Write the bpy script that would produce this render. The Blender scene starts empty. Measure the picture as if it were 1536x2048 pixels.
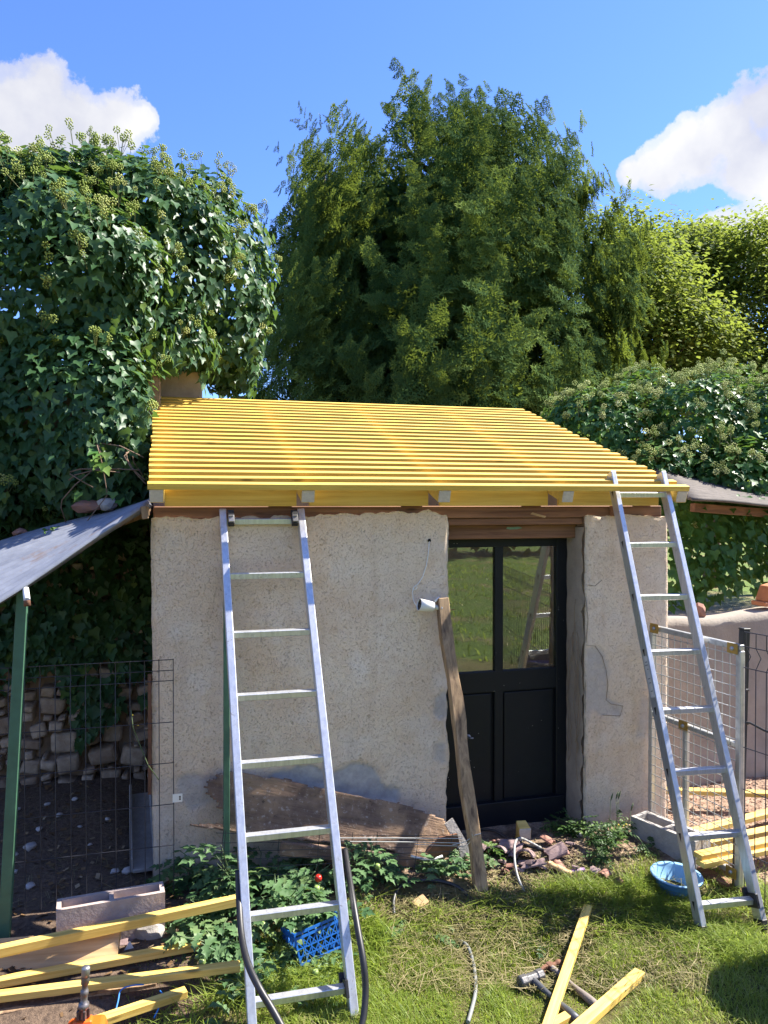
import bpy, math, random
import numpy as np
from mathutils import Vector, Matrix, noise as mn

SC = bpy.context.scene
COL = SC.collection
R = math.radians
random.seed(7)
RNG = np.random.default_rng(11)

# ------------------------------------------------------------------ camera
F, YH, YAW, CZ = 1540.0, 1003.0, R(15.1), 1.78
PITCH = math.atan((1024 - YH) / F)
cam_d = bpy.data.cameras.new('camera')
cam = bpy.data.objects.new('camera', cam_d)
COL.objects.link(cam)
cam.location = (0, 0, CZ)
cam.rotation_euler = (R(90) - PITCH, 0, -YAW)
cam_d.sensor_fit = 'VERTICAL'
cam_d.sensor_height = 36.0
cam_d.lens = 36.0 * F / 2048
cam_d.clip_start = 0.05
cam_d.clip_end = 2000
SC.camera = cam

# ------------------------------------------------------------------ sun, sky, exposure
SUN = Vector((0.655, 0.045, 0.748)).normalized()
SUN_EL = math.asin(SUN.z)
SUN_AZ = math.atan2(SUN.x, SUN.y)
sd = bpy.data.lights.new('sun', 'SUN')
sd.energy = 5.0
sd.angle = R(0.53)
sd.color = (1.0, 0.94, 0.84)
so = bpy.data.objects.new('sun', sd)
COL.objects.link(so)
so.rotation_euler = SUN.to_track_quat('Z', 'Y').to_euler()
so.location = (6, 0, 9)
SC.view_settings.view_transform = 'Standard'
SC.view_settings.look = 'None'
SC.view_settings.gamma = 1
SC.view_settings.exposure = 1.7
SC.view_settings.use_curve_mapping = False


def ray(px, py):
    u, v = (px - 768) / F, (1024 - py) / F
    c, s = math.cos(PITCH), math.sin(PITCH)
    d, z = c + v * s, -s + v * c
    ca, sa = math.cos(YAW), math.sin(YAW)
    return Vector((u * ca + d * sa, -u * sa + d * ca, z)) / d     # unit level depth


def P(px, py, d):
    return Vector((0, 0, CZ)) + ray(px, py) * d


def PY(px, py, Y):
    r = ray(px, py)
    return Vector((0, 0, CZ)) + r * (Y / r.y)


def PZ(px, py, z):
    r = ray(px, py)
    return Vector((0, 0, CZ)) + r * ((z - CZ) / r.z)


def sstep(a, b, x):
    t = np.clip((x - a) / (b - a), 0, 1)
    return t * t * (3 - 2 * t)


def gz(x, y):
    """height of the ground"""
    x = np.asarray(x, float); y = np.asarray(y, float)
    z = -0.13 * (1 - sstep(2.85, 3.6, y))
    z = z + 0.012 * np.sin(3.1 * x + 1.3 * y) * np.sin(2.3 * y - 1.1 * x) + 0.006 * np.sin(9 * x + 2) * np.sin(8 * y)
    left = sstep(-0.05, -0.4, x) * sstep(3.7, 5.0, y)
    z = z + left * 0.06
    z = z + 0.02 * sstep(6, 60, np.abs(y)) * np.sin(x * .13) * 8 * sstep(10, 80, np.abs(y))
    return z


def PG(px, py):
    z = -0.1
    for _ in range(8):
        p = PZ(px, py, z)
        z = float(gz(p.x, p.y))
    return PZ(px, py, z)


def G(p, dz=0.0):
    return Vector((p[0], p[1], float(gz(p[0], p[1])) + dz))


# ------------------------------------------------------------------ node helpers
class N:
    def __init__(self, nt):
        self.nt = nt

    def add(self, t, **kw):
        n = self.nt.nodes.new(t)
        for k, v in kw.items():
            if k.startswith('i_'):
                n.inputs[k[2:].replace('_', ' ')].default_value = v
            else:
                setattr(n, k, v)
        return n

    def link(self, a, b):
        self.nt.links.new(a, b)

    def math(self, op, a, b=None, c=None, clamp=False):
        n = self.nt.nodes.new('ShaderNodeMath')
        n.operation = op
        n.use_clamp = clamp
        for i, v in enumerate((a, b, c)):
            if v is None:
                continue
            if isinstance(v, (int, float)):
                n.inputs[i].default_value = v
            else:
                self.link(v, n.inputs[i])
        return n.outputs[0]

    def mix(self, fac, a, b, blend='MIX'):
        n = self.nt.nodes.new('ShaderNodeMix')
        n.data_type = 'RGBA'
        n.blend_type = blend
        n.clamp_factor = True
        for sock, v in ((n.inputs[0], fac), (n.inputs[6], a), (n.inputs[7], b)):
            if isinstance(v, (int, float)):
                sock.default_value = v
            elif isinstance(v, (tuple, list)):
                sock.default_value = tuple(v) + ((1,) if len(v) == 3 else ())
            else:
                self.link(v, sock)
        return n.outputs[2]

    def noise(self, vec, scale, detail=4, rough=.55, dist=0.0):
        n = self.add('ShaderNodeTexNoise')
        n.inputs['Scale'].default_value = scale
        n.inputs['Detail'].default_value = detail
        n.inputs['Roughness'].default_value = rough
        n.inputs['Distortion'].default_value = dist
        if vec is not None:
            self.link(vec, n.inputs['Vector'])
        return n.outputs['Fac']

    def ramp(self, fac, stops, interp='LINEAR'):
        n = self.add('ShaderNodeValToRGB')
        n.color_ramp.interpolation = interp
        el = n.color_ramp.elements
        while len(el) > 1:
            el.remove(el[-1])
        el[0].position = stops[0][0]
        c = stops[0][1]
        el[0].color = (c, c, c, 1) if isinstance(c, (int, float)) else tuple(c) + (1,)
        for p, c in stops[1:]:
            e = el.new(p)
            e.color = (c, c, c, 1) if isinstance(c, (int, float)) else tuple(c) + (1,)
        self.link(fac, n.inputs[0])
        return n.outputs[0]

    def mapping(self, vec, scale=(1, 1, 1), rot=(0, 0, 0)):
        n = self.add('ShaderNodeMapping')
        n.inputs['Scale'].default_value = scale
        n.inputs['Rotation'].default_value = rot
        self.link(vec, n.inputs['Vector'])
        return n.outputs[0]


def new_mat(name):
    m = bpy.data.materials.new(name)
    m.use_nodes = True
    nt = m.node_tree
    n = N(nt)
    b = nt.nodes['Principled BSDF']
    n.b = b
    n.out = nt.nodes['Material Output']
    n.obj = n.add('ShaderNodeTexCoord').outputs['Object']
    n.pos = n.add('ShaderNodeNewGeometry').outputs['Position']
    n.rnd = n.add('ShaderNodeObjectInfo').outputs['Random']
    return m, n


def bump(n, h, strength=.5, dist=.01):
    bn = n.add('ShaderNodeBump')
    bn.inputs['Strength'].default_value = strength
    bn.inputs['Distance'].default_value = dist
    n.link(h, bn.inputs['Height'])
    n.link(bn.outputs[0], n.b.inputs['Normal'])


def simple(name, col, rough=.6, metal=0.0, var=.25, scale=12, bmp=.15, bscale=None, stretch=(1, 1, 1), col2=None, spec=.5):
    m, n = new_mat(name)
    v = n.mapping(n.pos, stretch) if stretch != (1, 1, 1) else n.pos
    f = n.noise(v, scale, 5, .6)
    f2 = n.noise(v, scale * .17, 3, .5)
    c2 = col2 or tuple(c * (1 - var) for c in col)
    c = n.mix(n.ramp(f, [(.3, 0.0), (.7, 1.0)]), c2, col)
    c = n.mix(n.math('MULTIPLY', n.ramp(f2, [(.35, 1.0), (.65, 0.0)]), var), c, tuple(x * .55 for x in col))
    n.link(c, n.b.inputs['Base Color'])
    n.b.inputs['Roughness'].default_value = rough
    n.b.inputs['Metallic'].default_value = metal
    n.b.inputs['Specular IOR Level'].default_value = spec
    if bmp:
        bump(n, n.noise(v, bscale or scale * 3, 4, .6), bmp, .006)
    return m


def wood(name, light, dark, axis=0, rough=.6, grain=60, knots=True, var=.35, bmp=.2):
    """grain follows object space axis through world position"""
    m, n = new_mat(name)
    st = [grain, grain, grain]
    st[axis] = grain * .045
    v = n.add('ShaderNodeVectorMath', operation='ADD')
    n.link(n.obj, v.inputs[0])
    rv = n.add('ShaderNodeCombineXYZ')
    rr = n.math('MULTIPLY', n.rnd, 37.0)
    for i in range(3):
        n.link(rr, rv.inputs[i])
    n.link(rv.outputs[0], v.inputs[1])
    mp = n.mapping(v.outputs[0], tuple(st))
    g = n.noise(mp, 1.0, 6, .65, .6)
    big = n.noise(v.outputs[0], 2.3, 3, .5)
    c = n.mix(n.ramp(g, [(.32, 1.0), (.62, 0.0)]), light, dark)
    c = n.mix(n.math('MULTIPLY', n.ramp(big, [(.4, 0.0), (.7, 1.0)]), var), c, tuple(x * .7 for x in dark))
    tone = n.math('MULTIPLY_ADD', n.rnd, .22, .86)
    hs = n.add('ShaderNodeHueSaturation')
    n.link(c, hs.inputs['Color'])
    n.link(tone, hs.inputs['Value'])
    c = hs.outputs[0]
    if knots:
        s2 = [3.2, 14, 14]
        if axis != 0:
            s2[0], s2[axis] = s2[axis], s2[0]
        vo = n.add('ShaderNodeTexVoronoi')
        vo.inputs['Scale'].default_value = 1.0
        n.link(n.mapping(v.outputs[0], tuple(s2)), vo.inputs['Vector'])
        k = n.ramp(vo.outputs['Distance'], [(.05, 1.0), (.13, 0.0)])
        c = n.mix(n.math('MULTIPLY', k, .75), c, tuple(x * .25 for x in dark))
    n.link(c, n.b.inputs['Base Color'])
    n.b.inputs['Roughness'].default_value = rough
    bump(n, g, bmp, .003)
    return m


def leafmat(name, ca, cb, cc=None, rough=.35, trans=.35, tcol=None, spec=.5):
    """ca..cb by the leaf's own 'tint'; part of the light passes through the blade"""
    m, n = new_mat(name)
    at = n.add('ShaderNodeAttribute', attribute_name='tint').outputs['Fac']
    stops = [(0.0, ca), (.75, cb)]
    stops.append((1.0, cc or cb))
    c = n.ramp(at, stops)
    f = n.noise(n.pos, 60, 2, .5)
    c = n.mix(n.math('MULTIPLY', f, .3), c, tuple(x * .6 for x in ca))
    n.link(c, n.b.inputs['Base Color'])
    n.b.inputs['Roughness'].default_value = rough
    n.b.inputs['Specular IOR Level'].default_value = spec
    tr = n.add('ShaderNodeBsdfTranslucent')
    tc = n.mix(.75, c, tcol or tuple(min(1, x * 1.8) for x in cb))
    n.link(tc, tr.inputs['Color'])
    mx = n.add('ShaderNodeMixShader')
    mx.inputs[0].default_value = trans
    n.link(n.b.outputs[0], mx.inputs[1])
    n.link(tr.outputs[0], mx.inputs[2])
    n.link(mx.outputs[0], n.out.inputs['Surface'])
    return m


# ------------------------------------------------------------------ world: sky and clouds
W = bpy.data.worlds.new('World')
SC.world = W
W.use_nodes = True
wn = N(W.node_tree)
bg = W.node_tree.nodes['Background']
sky = wn.add('ShaderNodeTexSky', sky_type='NISHITA')
sky.sun_disc = False
sky.sun_elevation = SUN_EL
sky.sun_rotation = SUN_AZ
sky.altitude = 100
sky.air_density = 1.0
sky.dust_density = 0.25
sky.ozone_density = 3.5
wdir = wn.add('ShaderNodeTexCoord').outputs['Generated']
# cumulus puffs: (x, y, radius) on the photo for those in view, the rest scattered round the sky
blobs = [(30, 245, 100), (140, 255, 90), (235, 240, 62), (92, 178, 50), (-120, 280, 150), (60, 300, 100), (180, 290, 70), (282, 238, 30),
         (1320, 338, 50), (1395, 308, 66), (1465, 262, 68), (1535, 205, 72), (1500, 325, 70), (1650, 240, 150), (1258, 352, 32), (1560, 330, 90),
         (1440, 470, 55), (1530, 470, 65), (1560, 430, 60)]
fld = None
warp = wn.noise(wdir, 5.0, 3, .5)
fine = wn.noise(wdir, 11.0, 9, .62)
dirs = [((ray(px, py)).normalized(), r / F) for px, py, r in blobs]
rs = random.Random(5)
for _ in range(26):
    az, el = rs.uniform(0, 2 * math.pi), rs.uniform(.12, .9)
    v = Vector((math.cos(az) * math.cos(el), math.sin(az) * math.cos(el), math.sin(el)))
    if v.dot(ray(768, 700).normalized()) > .62 or v.dot(SUN) > .93:
        continue
    dirs.append((v, rs.uniform(.1, .22)))
for v, r in dirs:
    dp = wn.add('ShaderNodeVectorMath', operation='DOT_PRODUCT')
    wn.link(wdir, dp.inputs[0])
    dp.inputs[1].default_value = v
    # 1 - angle/r, angle ~ sqrt(2(1-cos))
    ang = wn.math('SQRT', wn.math('MAXIMUM', wn.math('MULTIPLY_ADD', dp.outputs['Value'], -2.0, 2.0), 0.0))
    f = wn.math('MULTIPLY_ADD', ang, -1.0 / r, 1.0)
    fld = f if fld is None else wn.math('SMOOTH_MAX', fld, f, .15)
dens = wn.math('ADD', wn.math('MAXIMUM', fld, -1.0), wn.math('MULTIPLY_ADD', fine, 2.4, -1.2))
cov = wn.ramp(dens, [(.02, 0.0), (.17, .74), (.5, 1.0)], 'EASE')
shade = wn.ramp(wn.math('ADD', wn.noise(wdir, 7.0, 5, .55), wn.math('MULTIPLY', fine, .35)),
                [(.45, (.62, .64, .76)), (.82, (1.0, .99, .97))])
wm = wn.add('ShaderNodeVectorMath', operation='SCALE')
wn.link(shade, wm.inputs[0])
wm.inputs['Scale'].default_value = 3.7
skc = wn.mix(1.0, sky.outputs[0], (.58, .73, 1.12), 'MULTIPLY')
wc = wn.mix(wn.math('MULTIPLY', cov, .96), skc, wm.outputs[0])
wn.link(wc, bg.inputs['Color'])
bg.inputs['Strength'].default_value = 0.088

# ------------------------------------------------------------------ mesh helpers
class MB:
    def __init__(self):
        self.v, self.f, self.m, self.s = [], [], [], []

    def add(self, vs, fs, mi=0, smooth=False):
        o = len(self.v)
        self.v += [tuple(p) for p in vs]
        self.f += [tuple(i + o for i in q) for q in fs]
        self.m += [mi] * len(fs)
        self.s += [smooth] * len(fs)

    def hexa(self, p8, mi=0):
        """bottom ring 0-3, top ring 4-7"""
        self.add(p8, [(3, 2, 1, 0), (4, 5, 6, 7), (0, 1, 5, 4), (1, 2, 6, 5), (2, 3, 7, 6), (3, 0, 4, 7)], mi)

    def box(self, a, b, mi=0):
        x0, y0, z0 = a; x1, y1, z1 = b
        self.hexa([(x0, y0, z0), (x1, y0, z0), (x1, y1, z0), (x0, y1, z0), (x0, y0, z1), (x1, y0, z1), (x1, y1, z1), (x0, y1, z1)], mi)

    def bar(self, p, q, w, h, up=(0, 0, 1), mi=0, taper=1.0):
        """box beam from p to q, w across, h along up"""
        p, q = Vector(p), Vector(q)
        d = (q - p).normalized()
        s = d.cross(Vector(up)).normalized() * (w / 2)
        u = s.cross(d).normalized() * (h / 2)
        t = taper
        self.hexa([p - s - u, p + s - u, q + (s - u) * t, q - (s + u) * t, p - s + u, p + s + u, q + (s + u) * t, q + (u - s) * t], mi)

    def tube(self, pts, r, n=8, mi=0, caps=True, smooth=True):
        pts = [Vector(p) for p in pts]
        rr = r if isinstance(r, (list, tuple)) else [r] * len(pts)
        vs, fs = [], []
        prev = None
        for i, p in enumerate(pts):
            d = (pts[min(i + 1, len(pts) - 1)] - pts[max(i - 1, 0)]).normalized()
            if prev is None:
                a = d.orthogonal().normalized()
            else:
                a = (prev - d * prev.dot(d))
                a = a.normalized() if a.length > 1e-6 else d.orthogonal().normalized()
            prev = a
            b = d.cross(a)
            for k in range(n):
                t = 2 * math.pi * k / n
                vs.append(p + (a * math.cos(t) + b * math.sin(t)) * rr[i])
        for i in range(len(pts) - 1):
            for k in range(n):
                k2 = (k + 1) % n
                fs.append((i * n + k, i * n + k2, (i + 1) * n + k2, (i + 1) * n + k))
        self.add(vs, fs, mi, smooth)
        if caps:
            o = len(self.v) - len(vs)
            self.f += [tuple(o + k for k in reversed(range(n))), tuple(o + (len(pts) - 1) * n + k for k in range(n))]
            self.m += [mi] * 2
            self.s += [False] * 2

    def lathe(self, prof, c, axis=(0, 0, 1), n=24, mi=0, smooth=True, close=False):
        """prof: (radius, height) along axis from c"""
        ax = Vector(axis).normalized()
        a = ax.orthogonal().normalized(); b = ax.cross(a)
        c = Vector(c)
        vs, fs = [], []
        for r, h in prof:
            for k in range(n):
                t = 2 * math.pi * k / n
                vs.append(c + ax * h + (a * math.cos(t) + b * math.sin(t)) * r)
        for i in range(len(prof) - 1):
            for k in range(n):
                k2 = (k + 1) % n
                fs.append((i * n + k, i * n + k2, (i + 1) * n + k2, (i + 1) * n + k))
        self.add(vs, fs, mi, smooth)

    def plate(self, outline, normal, th, mi=0):
        """outline: 3D points of the front face; thickness th against the normal"""
        nrm = Vector(normal).normalized()
        o = [Vector(p) for p in outline]
        n = len(o)
        vs = o + [p - nrm * th for p in o]
        fs = [tuple(range(n)), tuple(range(2 * n - 1, n - 1, -1))]
        for i in range(n):
            j = (i + 1) % n
            fs.append((i, i + n, j + n, j))
        self.add(vs, fs, mi)

    def blob(self, c, r, sub=2, amp=.2, seed=0, mi=0, smooth=True, freq=1.2, flat=None):
        vs, fs = ICO[sub]
        r = r if isinstance(r, (tuple, list)) else (r, r, r)
        out = []
        for p in vs:
            k = 1 + amp * mn.noise(Vector(p) * freq + Vector((seed * 3.7, seed * 1.3, seed * 7.1)))
            out.append((c[0] + p[0] * r[0] * k, c[1] + p[1] * r[1] * k, c[2] + p[2] * r[2] * k))
        self.add(out, fs, mi, smooth)

    def mesh(self, name, mats):
        me = bpy.data.meshes.new(name)
        me.from_pydata(self.v, [], self.f)
        for m in (mats if isinstance(mats, (list, tuple)) else [mats]):
            me.materials.append(m)
        me.polygons.foreach_set('material_index', self.m)
        me.polygons.foreach_set('use_smooth', self.s)
        me.update()
        return me


def _ico():
    import bmesh
    out = {}
    for s in (1, 2, 3):
        bm = bmesh.new()
        bmesh.ops.create_icosphere(bm, subdivisions=s, radius=1)
        bm.verts.ensure_lookup_table()
        out[s] = ([tuple(v.co) for v in bm.verts], [tuple(v.index for v in f.verts) for f in bm.faces])
        bm.free()
    return out


ICO = _ico()


def tag(o, label=None, cat=None, group=None, kind=None):
    for k, v in (('label', label), ('category', cat), ('group', group), ('kind', kind)):
        if v:
            o[k] = v
    return o


def thing(name, label, cat, loc=(0, 0, 0), group=None):
    o = bpy.data.objects.new(name, None)
    o.empty_display_size = .1
    COL.objects.link(o)
    o.location = loc
    return tag(o, label, cat, group)


def adopt(o, parent):
    if parent is not None:
        o.parent = parent
        loc = parent.matrix_basis.translation
        if parent.parent is not None:
            loc = loc * 0
        o.matrix_parent_inverse = Matrix.Translation(-loc)
    return o


def obj(name, mb, mats, parent=None, bevel=0, seg=1):
    me = mb.mesh(name, mats) if isinstance(mb, MB) else mb
    o = bpy.data.objects.new(name, me)
    COL.objects.link(o)
    adopt(o, parent)
    if bevel:
        b = o.modifiers.new('bevel', 'BEVEL')
        b.width = bevel
        b.segments = seg
        b.limit_method = 'ANGLE'
        b.angle_limit = R(40)
    return o


def place(name, me, M, parent=None):
    """object with shared mesh, M = world matrix (parent at rest rotation)"""
    o = bpy.data.objects.new(name, me)
    COL.objects.link(o)
    adopt(o, parent)
    o.matrix_basis = M
    return o


def np_mesh(name, V, faces, mat, parent=None, tint=None, smooth=False, kind=None):
    """V (n,3); faces (k,3|4) array"""
    me = bpy.data.meshes.new(name)
    k, w = faces.shape
    me.vertices.add(len(V))
    me.vertices.foreach_set('co', V.astype(np.float32).ravel())
    me.loops.add(k * w)
    me.loops.foreach_set('vertex_index', faces.astype(np.int32).ravel())
    me.polygons.add(k)
    me.polygons.foreach_set('loop_start', np.arange(k, dtype=np.int32) * w)
    if smooth:
        me.polygons.foreach_set('use_smooth', np.ones(k, bool))
    me.materials.append(mat)
    if tint is not None:
        a = me.attributes.new('tint', 'FLOAT', 'POINT')
        a.data.foreach_set('value', tint.astype(np.float32))
    me.update(calc_edges=True)
    me.validate()
    o = bpy.data.objects.new(name, me)
    COL.objects.link(o)
    adopt(o, parent)
    if kind:
        o['kind'] = kind
    return o


def frames(n, d):
    """rotation matrices (k,3,3): columns side, tip, normal"""
    n = n / np.maximum(np.linalg.norm(n, axis=1, keepdims=True), 1e-9)
    d = d - n * (n * d).sum(1, keepdims=True)
    d = d / np.maximum(np.linalg.norm(d, axis=1, keepdims=True), 1e-9)
    s = np.cross(d, n)
    return np.stack([s, d, n], 2)


def scatter(tv, tf, pos, rot, size):
    """instances of a template merged: returns V, faces"""
    size = np.asarray(size).reshape(-1, 1, 1) if np.ndim(size) == 1 else size
    V = np.einsum('kij,vj->kvi', rot, tv) * size + pos[:, None]
    k, nv = len(pos), len(tv)
    Fc = (tf[None] + (np.arange(k) * nv)[:, None, None]).reshape(-1, tf.shape[1])
    return V.reshape(-1, 3), Fc


def rand_unit(k):
    v = RNG.normal(size=(k, 3))
    return v / np.linalg.norm(v, axis=1, keepdims=True)


IVY_V = np.array([(0, .0, 0), (-.36, -.1, .06), (-.5, .27, .05), (-.27, .45, .07), (0, 1, -.08), (.27, .45, .07), (.5, .27, .05), (.36, -.1, .06), (0, .38, -.05)], float)
IVY_F = np.array([(8, 0, 1), (8, 1, 2), (8, 2, 3), (8, 3, 4), (8, 4, 5), (8, 5, 6), (8, 6, 7), (8, 7, 0)])[:, ::-1]
OVAL_V = np.array([(0, 0, 0), (-.3, .3, .07), (-.27, .6, .05), (0, 1, -.08), (.27, .6, .05), (.3, .3, .07), (0, .45, -.03)], float)
OVAL_F = np.array([(6, 0, 1), (6, 1, 2), (6, 2, 3), (6, 3, 4), (6, 4, 5), (6, 5, 0)])[:, ::-1]
OCT_V = np.array([(1, 0, 0), (-1, 0, 0), (0, 1, 0), (0, -1, 0), (0, 0, 1), (0, 0, -1)], float)
OCT_F = np.array([(0, 2, 4), (2, 1, 4), (1, 3, 4), (3, 0, 4), (2, 0, 5), (1, 2, 5), (3, 1, 5), (0, 3, 5)])


def leaf_mesh(name, tv, tf, mat, tint):
    me = bpy.data.meshes.new(name)
    me.from_pydata([tuple(v) for v in tv], [], [tuple(int(i) for i in f) for f in tf])
    me.materials.append(mat)
    a = me.attributes.new('tint', 'FLOAT', 'POINT')
    a.data.foreach_set('value', np.full(len(tv), tint, np.float32))
    me.polygons.foreach_set('use_smooth', [True] * len(tf))
    me.update()
    return me


def split_leaves(leafname, tv, tf, pos, rot, size, tint, mat, parent, keep, massname, visible=None):
    """the `keep` leaves that show largest become objects, the others one mass"""
    vis = np.ones(len(pos), bool) if visible is None else visible
    cam_o = np.array([0, 0, CZ])
    to = pos - cam_o
    dist = np.linalg.norm(to, axis=1)
    facing = np.abs((rot[:, :, 2] * to).sum(1)) / dist
    score = np.where(vis, size * (0.3 + facing) / dist, -1)
    order = np.argsort(-score)
    top = order[:keep]
    rest = order[keep:]
    meshes = [leaf_mesh(leafname, tv, tf, mat, t) for t in (.05, .25, .45, .65, .85, 1.0)]
    for i in top:
        M = np.eye(4)
        M[:3, :3] = rot[i] * size[i]
        M[:3, 3] = pos[i]
        place(leafname, meshes[int(min(5, tint[i] * 6))], Matrix(M.tolist()), parent)
    if len(rest):
        V, Fc = scatter(tv, tf, pos[rest], rot[rest], size[rest])
        np_mesh(massname, V, Fc, mat, parent, np.repeat(tint[rest], len(tv)), True, 'stuff')


def pip(px, py, poly):
    """points in polygon (numpy)"""
    inside = np.zeros(px.shape, bool)
    n = len(poly)
    for i in range(n):
        x0, y0 = poly[i]; x1, y1 = poly[(i + 1) % n]
        if y0 == y1:
            continue
        c = ((y0 > py) != (y1 > py)) & (px < (x1 - x0) * (py - y0) / (y1 - y0) + x0)
        inside ^= c
    return inside


def fnoise(pts, scale, seed=0, octv=4):
    o = Vector((seed * 11.3, seed * 5.7, seed * 3.1))
    return np.array([mn.fractal(Vector(p) * scale + o, 1.0, 2.0, octv) for p in pts])


# ------------------------------------------------------------------ materials
YEL = wood('yellow_treated_wood', (.72, .50, .10), (.56, .345, .05), 0, .62, 55, True, .2, .12)
YEL2 = wood('yellow_treated_wood_pale', (.78, .56, .16), (.56, .35, .07), 0, .62, 55, True, .25, .12)
ENDW = simple('sawn_wood_end', (.60, .53, .42), .8, 0, .25, 60, .2)
OLDW = wood('weathered_brown_wood', (.42, .28, .155), (.13, .075, .042), 2, .8, 40, True, .35, .5)
BEAM = wood('old_reddish_beam', (.32, .16, .085), (.14, .06, .032), 0, .8, 45, True, .45, .5)
PALEW = wood('pale_plank_wood', (.56, .38, .19), (.38, .23, .10), 0, .7, 45, True, .3, .2)
ALU = None
BLACKP = simple('black_plastic', (.018, .018, .02), .5, 0, .3, 30, .05)
GALV = simple('galvanised_steel', (.62, .63, .62), .42, .75, .25, 30, .08)
GREENP = simple('green_painted_steel', (.055, .145, .085), .5, 0, .3, 18, .1)
WIRE = simple('dark_wire', (.05, .05, .06), .5, .4, .3, 30, 0)
WIREG = simple('galvanised_wire', (.55, .56, .55), .4, .7, .2, 30, 0)
BRASS = simple('brass_bracket', (.55, .36, .10), .45, .7, .3, 60, .1)
CONC = simple('grey_concrete', (.40, .37, .34), .92, 0, .3, 26, .6, 90)
CONC2 = simple('pinkish_concrete', (.46, .37, .33), .92, 0, .3, 20, .6, 70)
STONE = None
TERRA = simple('terracotta', (.36, .17, .11), .85, 0, .35, 22, .4, col2=(.28, .15, .12))
RENDER = simple('old_render', (.37, .32, .265), .92, 0, .28, 7, .5, 60, col2=(.27, .23, .19))
WHITEP = simple('white_plastic', (.74, .74, .70), .35, 0, .05, 5, 0)
HOSE = simple('black_hose_rubber', (.02, .02, .022), .45, 0, .3, 20, .05)
HOSEG = simple('grey_hose_rubber', (.22, .23, .22), .5, 0, .25, 20, .05)
ORANGE = simple('orange_plastic', (.85, .13, .015), .35, 0, .08, 10, .03)
STEEL = simple('tool_steel', (.42, .42, .43), .38, .8, .3, 30, .1)
DARKST = simple('dark_tool_steel', (.17, .165, .165), .5, .6, .35, 40, .25)
RUSTY = simple('rusty_steel', (.22, .10, .055), .8, .2, .4, 40, .3, col2=(.12, .06, .04))
BLUEP = simple('blue_plastic_basin', (.065, .19, .40), .35, 0, .15, 8, .03)
BLUEC = simple('blue_plastic_crate', (.012, .12, .45), .4, 0, .15, 8, .03)
BLUES = simple('blue_string_fibre', (.03, .20, .55), .6, 0, .1, 8, 0)
BARK = simple('bark', (.16, .11, .075), .9, 0, .4, 25, .8, stretch=(1, 1, .25))
VINE = simple('ivy_stem_bark', (.26, .17, .11), .9, 0, .35, 40, .5)
FIBRO = simple('lichened_fibre_cement', (.135, .115, .10), .9, 0, .4, 14, .4, 60)
STRAW = simple('dry_straw', (.52, .42, .24), .8, 0, .3, 30, 0)
IVYM = leafmat('ivy_leaf', (.030, .078, .036), (.066, .145, .052), (.15, .23, .05), .45, .26, (.22, .36, .05), .28)
IVYR = leafmat('ivy_leaf_bright', (.035, .10, .028), (.075, .185, .040), (.16, .26, .06), .42, .28, (.22, .38, .05), .3)
UMBEL = leafmat('ivy_flower', (.22, .29, .06), (.36, .42, .11), (.48, .50, .18), .7, .15, (.4, .5, .12), .2)
UMBELP = leafmat('pale_ivy_flower', (.30, .37, .11), (.45, .50, .18), (.55, .57, .26), .7, .15, (.5, .55, .2), .2)
YEWM = leafmat('yew_needle', (.026, .066, .024), (.105, .175, .048), (.26, .34, .075), .9, .32, (.26, .33, .04), .04)
GREYC = leafmat('blue_conifer_needle', (.035, .065, .055), (.08, .12, .10), (.11, .15, .11), .6, .2, (.12, .18, .1), .2)
DECM = leafmat('broad_leaf', (.05, .095, .022), (.15, .20, .040), (.30, .30, .05), .7, .44, (.34, .42, .06), .12)
TOMM = leafmat('tomato_leaf', (.05, .115, .045), (.13, .225, .09), (.14, .20, .07), .5, .25, (.16, .28, .04), .3)
WEEDM = leafmat('weed_leaf', (.025, .065, .018), (.06, .13, .03), (.12, .2, .04), .5, .3, (.16, .28, .04), .3)
GRASSM = leafmat('grass_blade', (.12, .19, .028), (.27, .335, .055), (.56, .48, .24), .5, .45, (.50, .62, .08), .3)
DRYM = leafmat('dry_clippings', (.10, .10, .04), (.25, .21, .10), (.42, .35, .2), .7, .2, (.4, .35, .18), .2)

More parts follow.
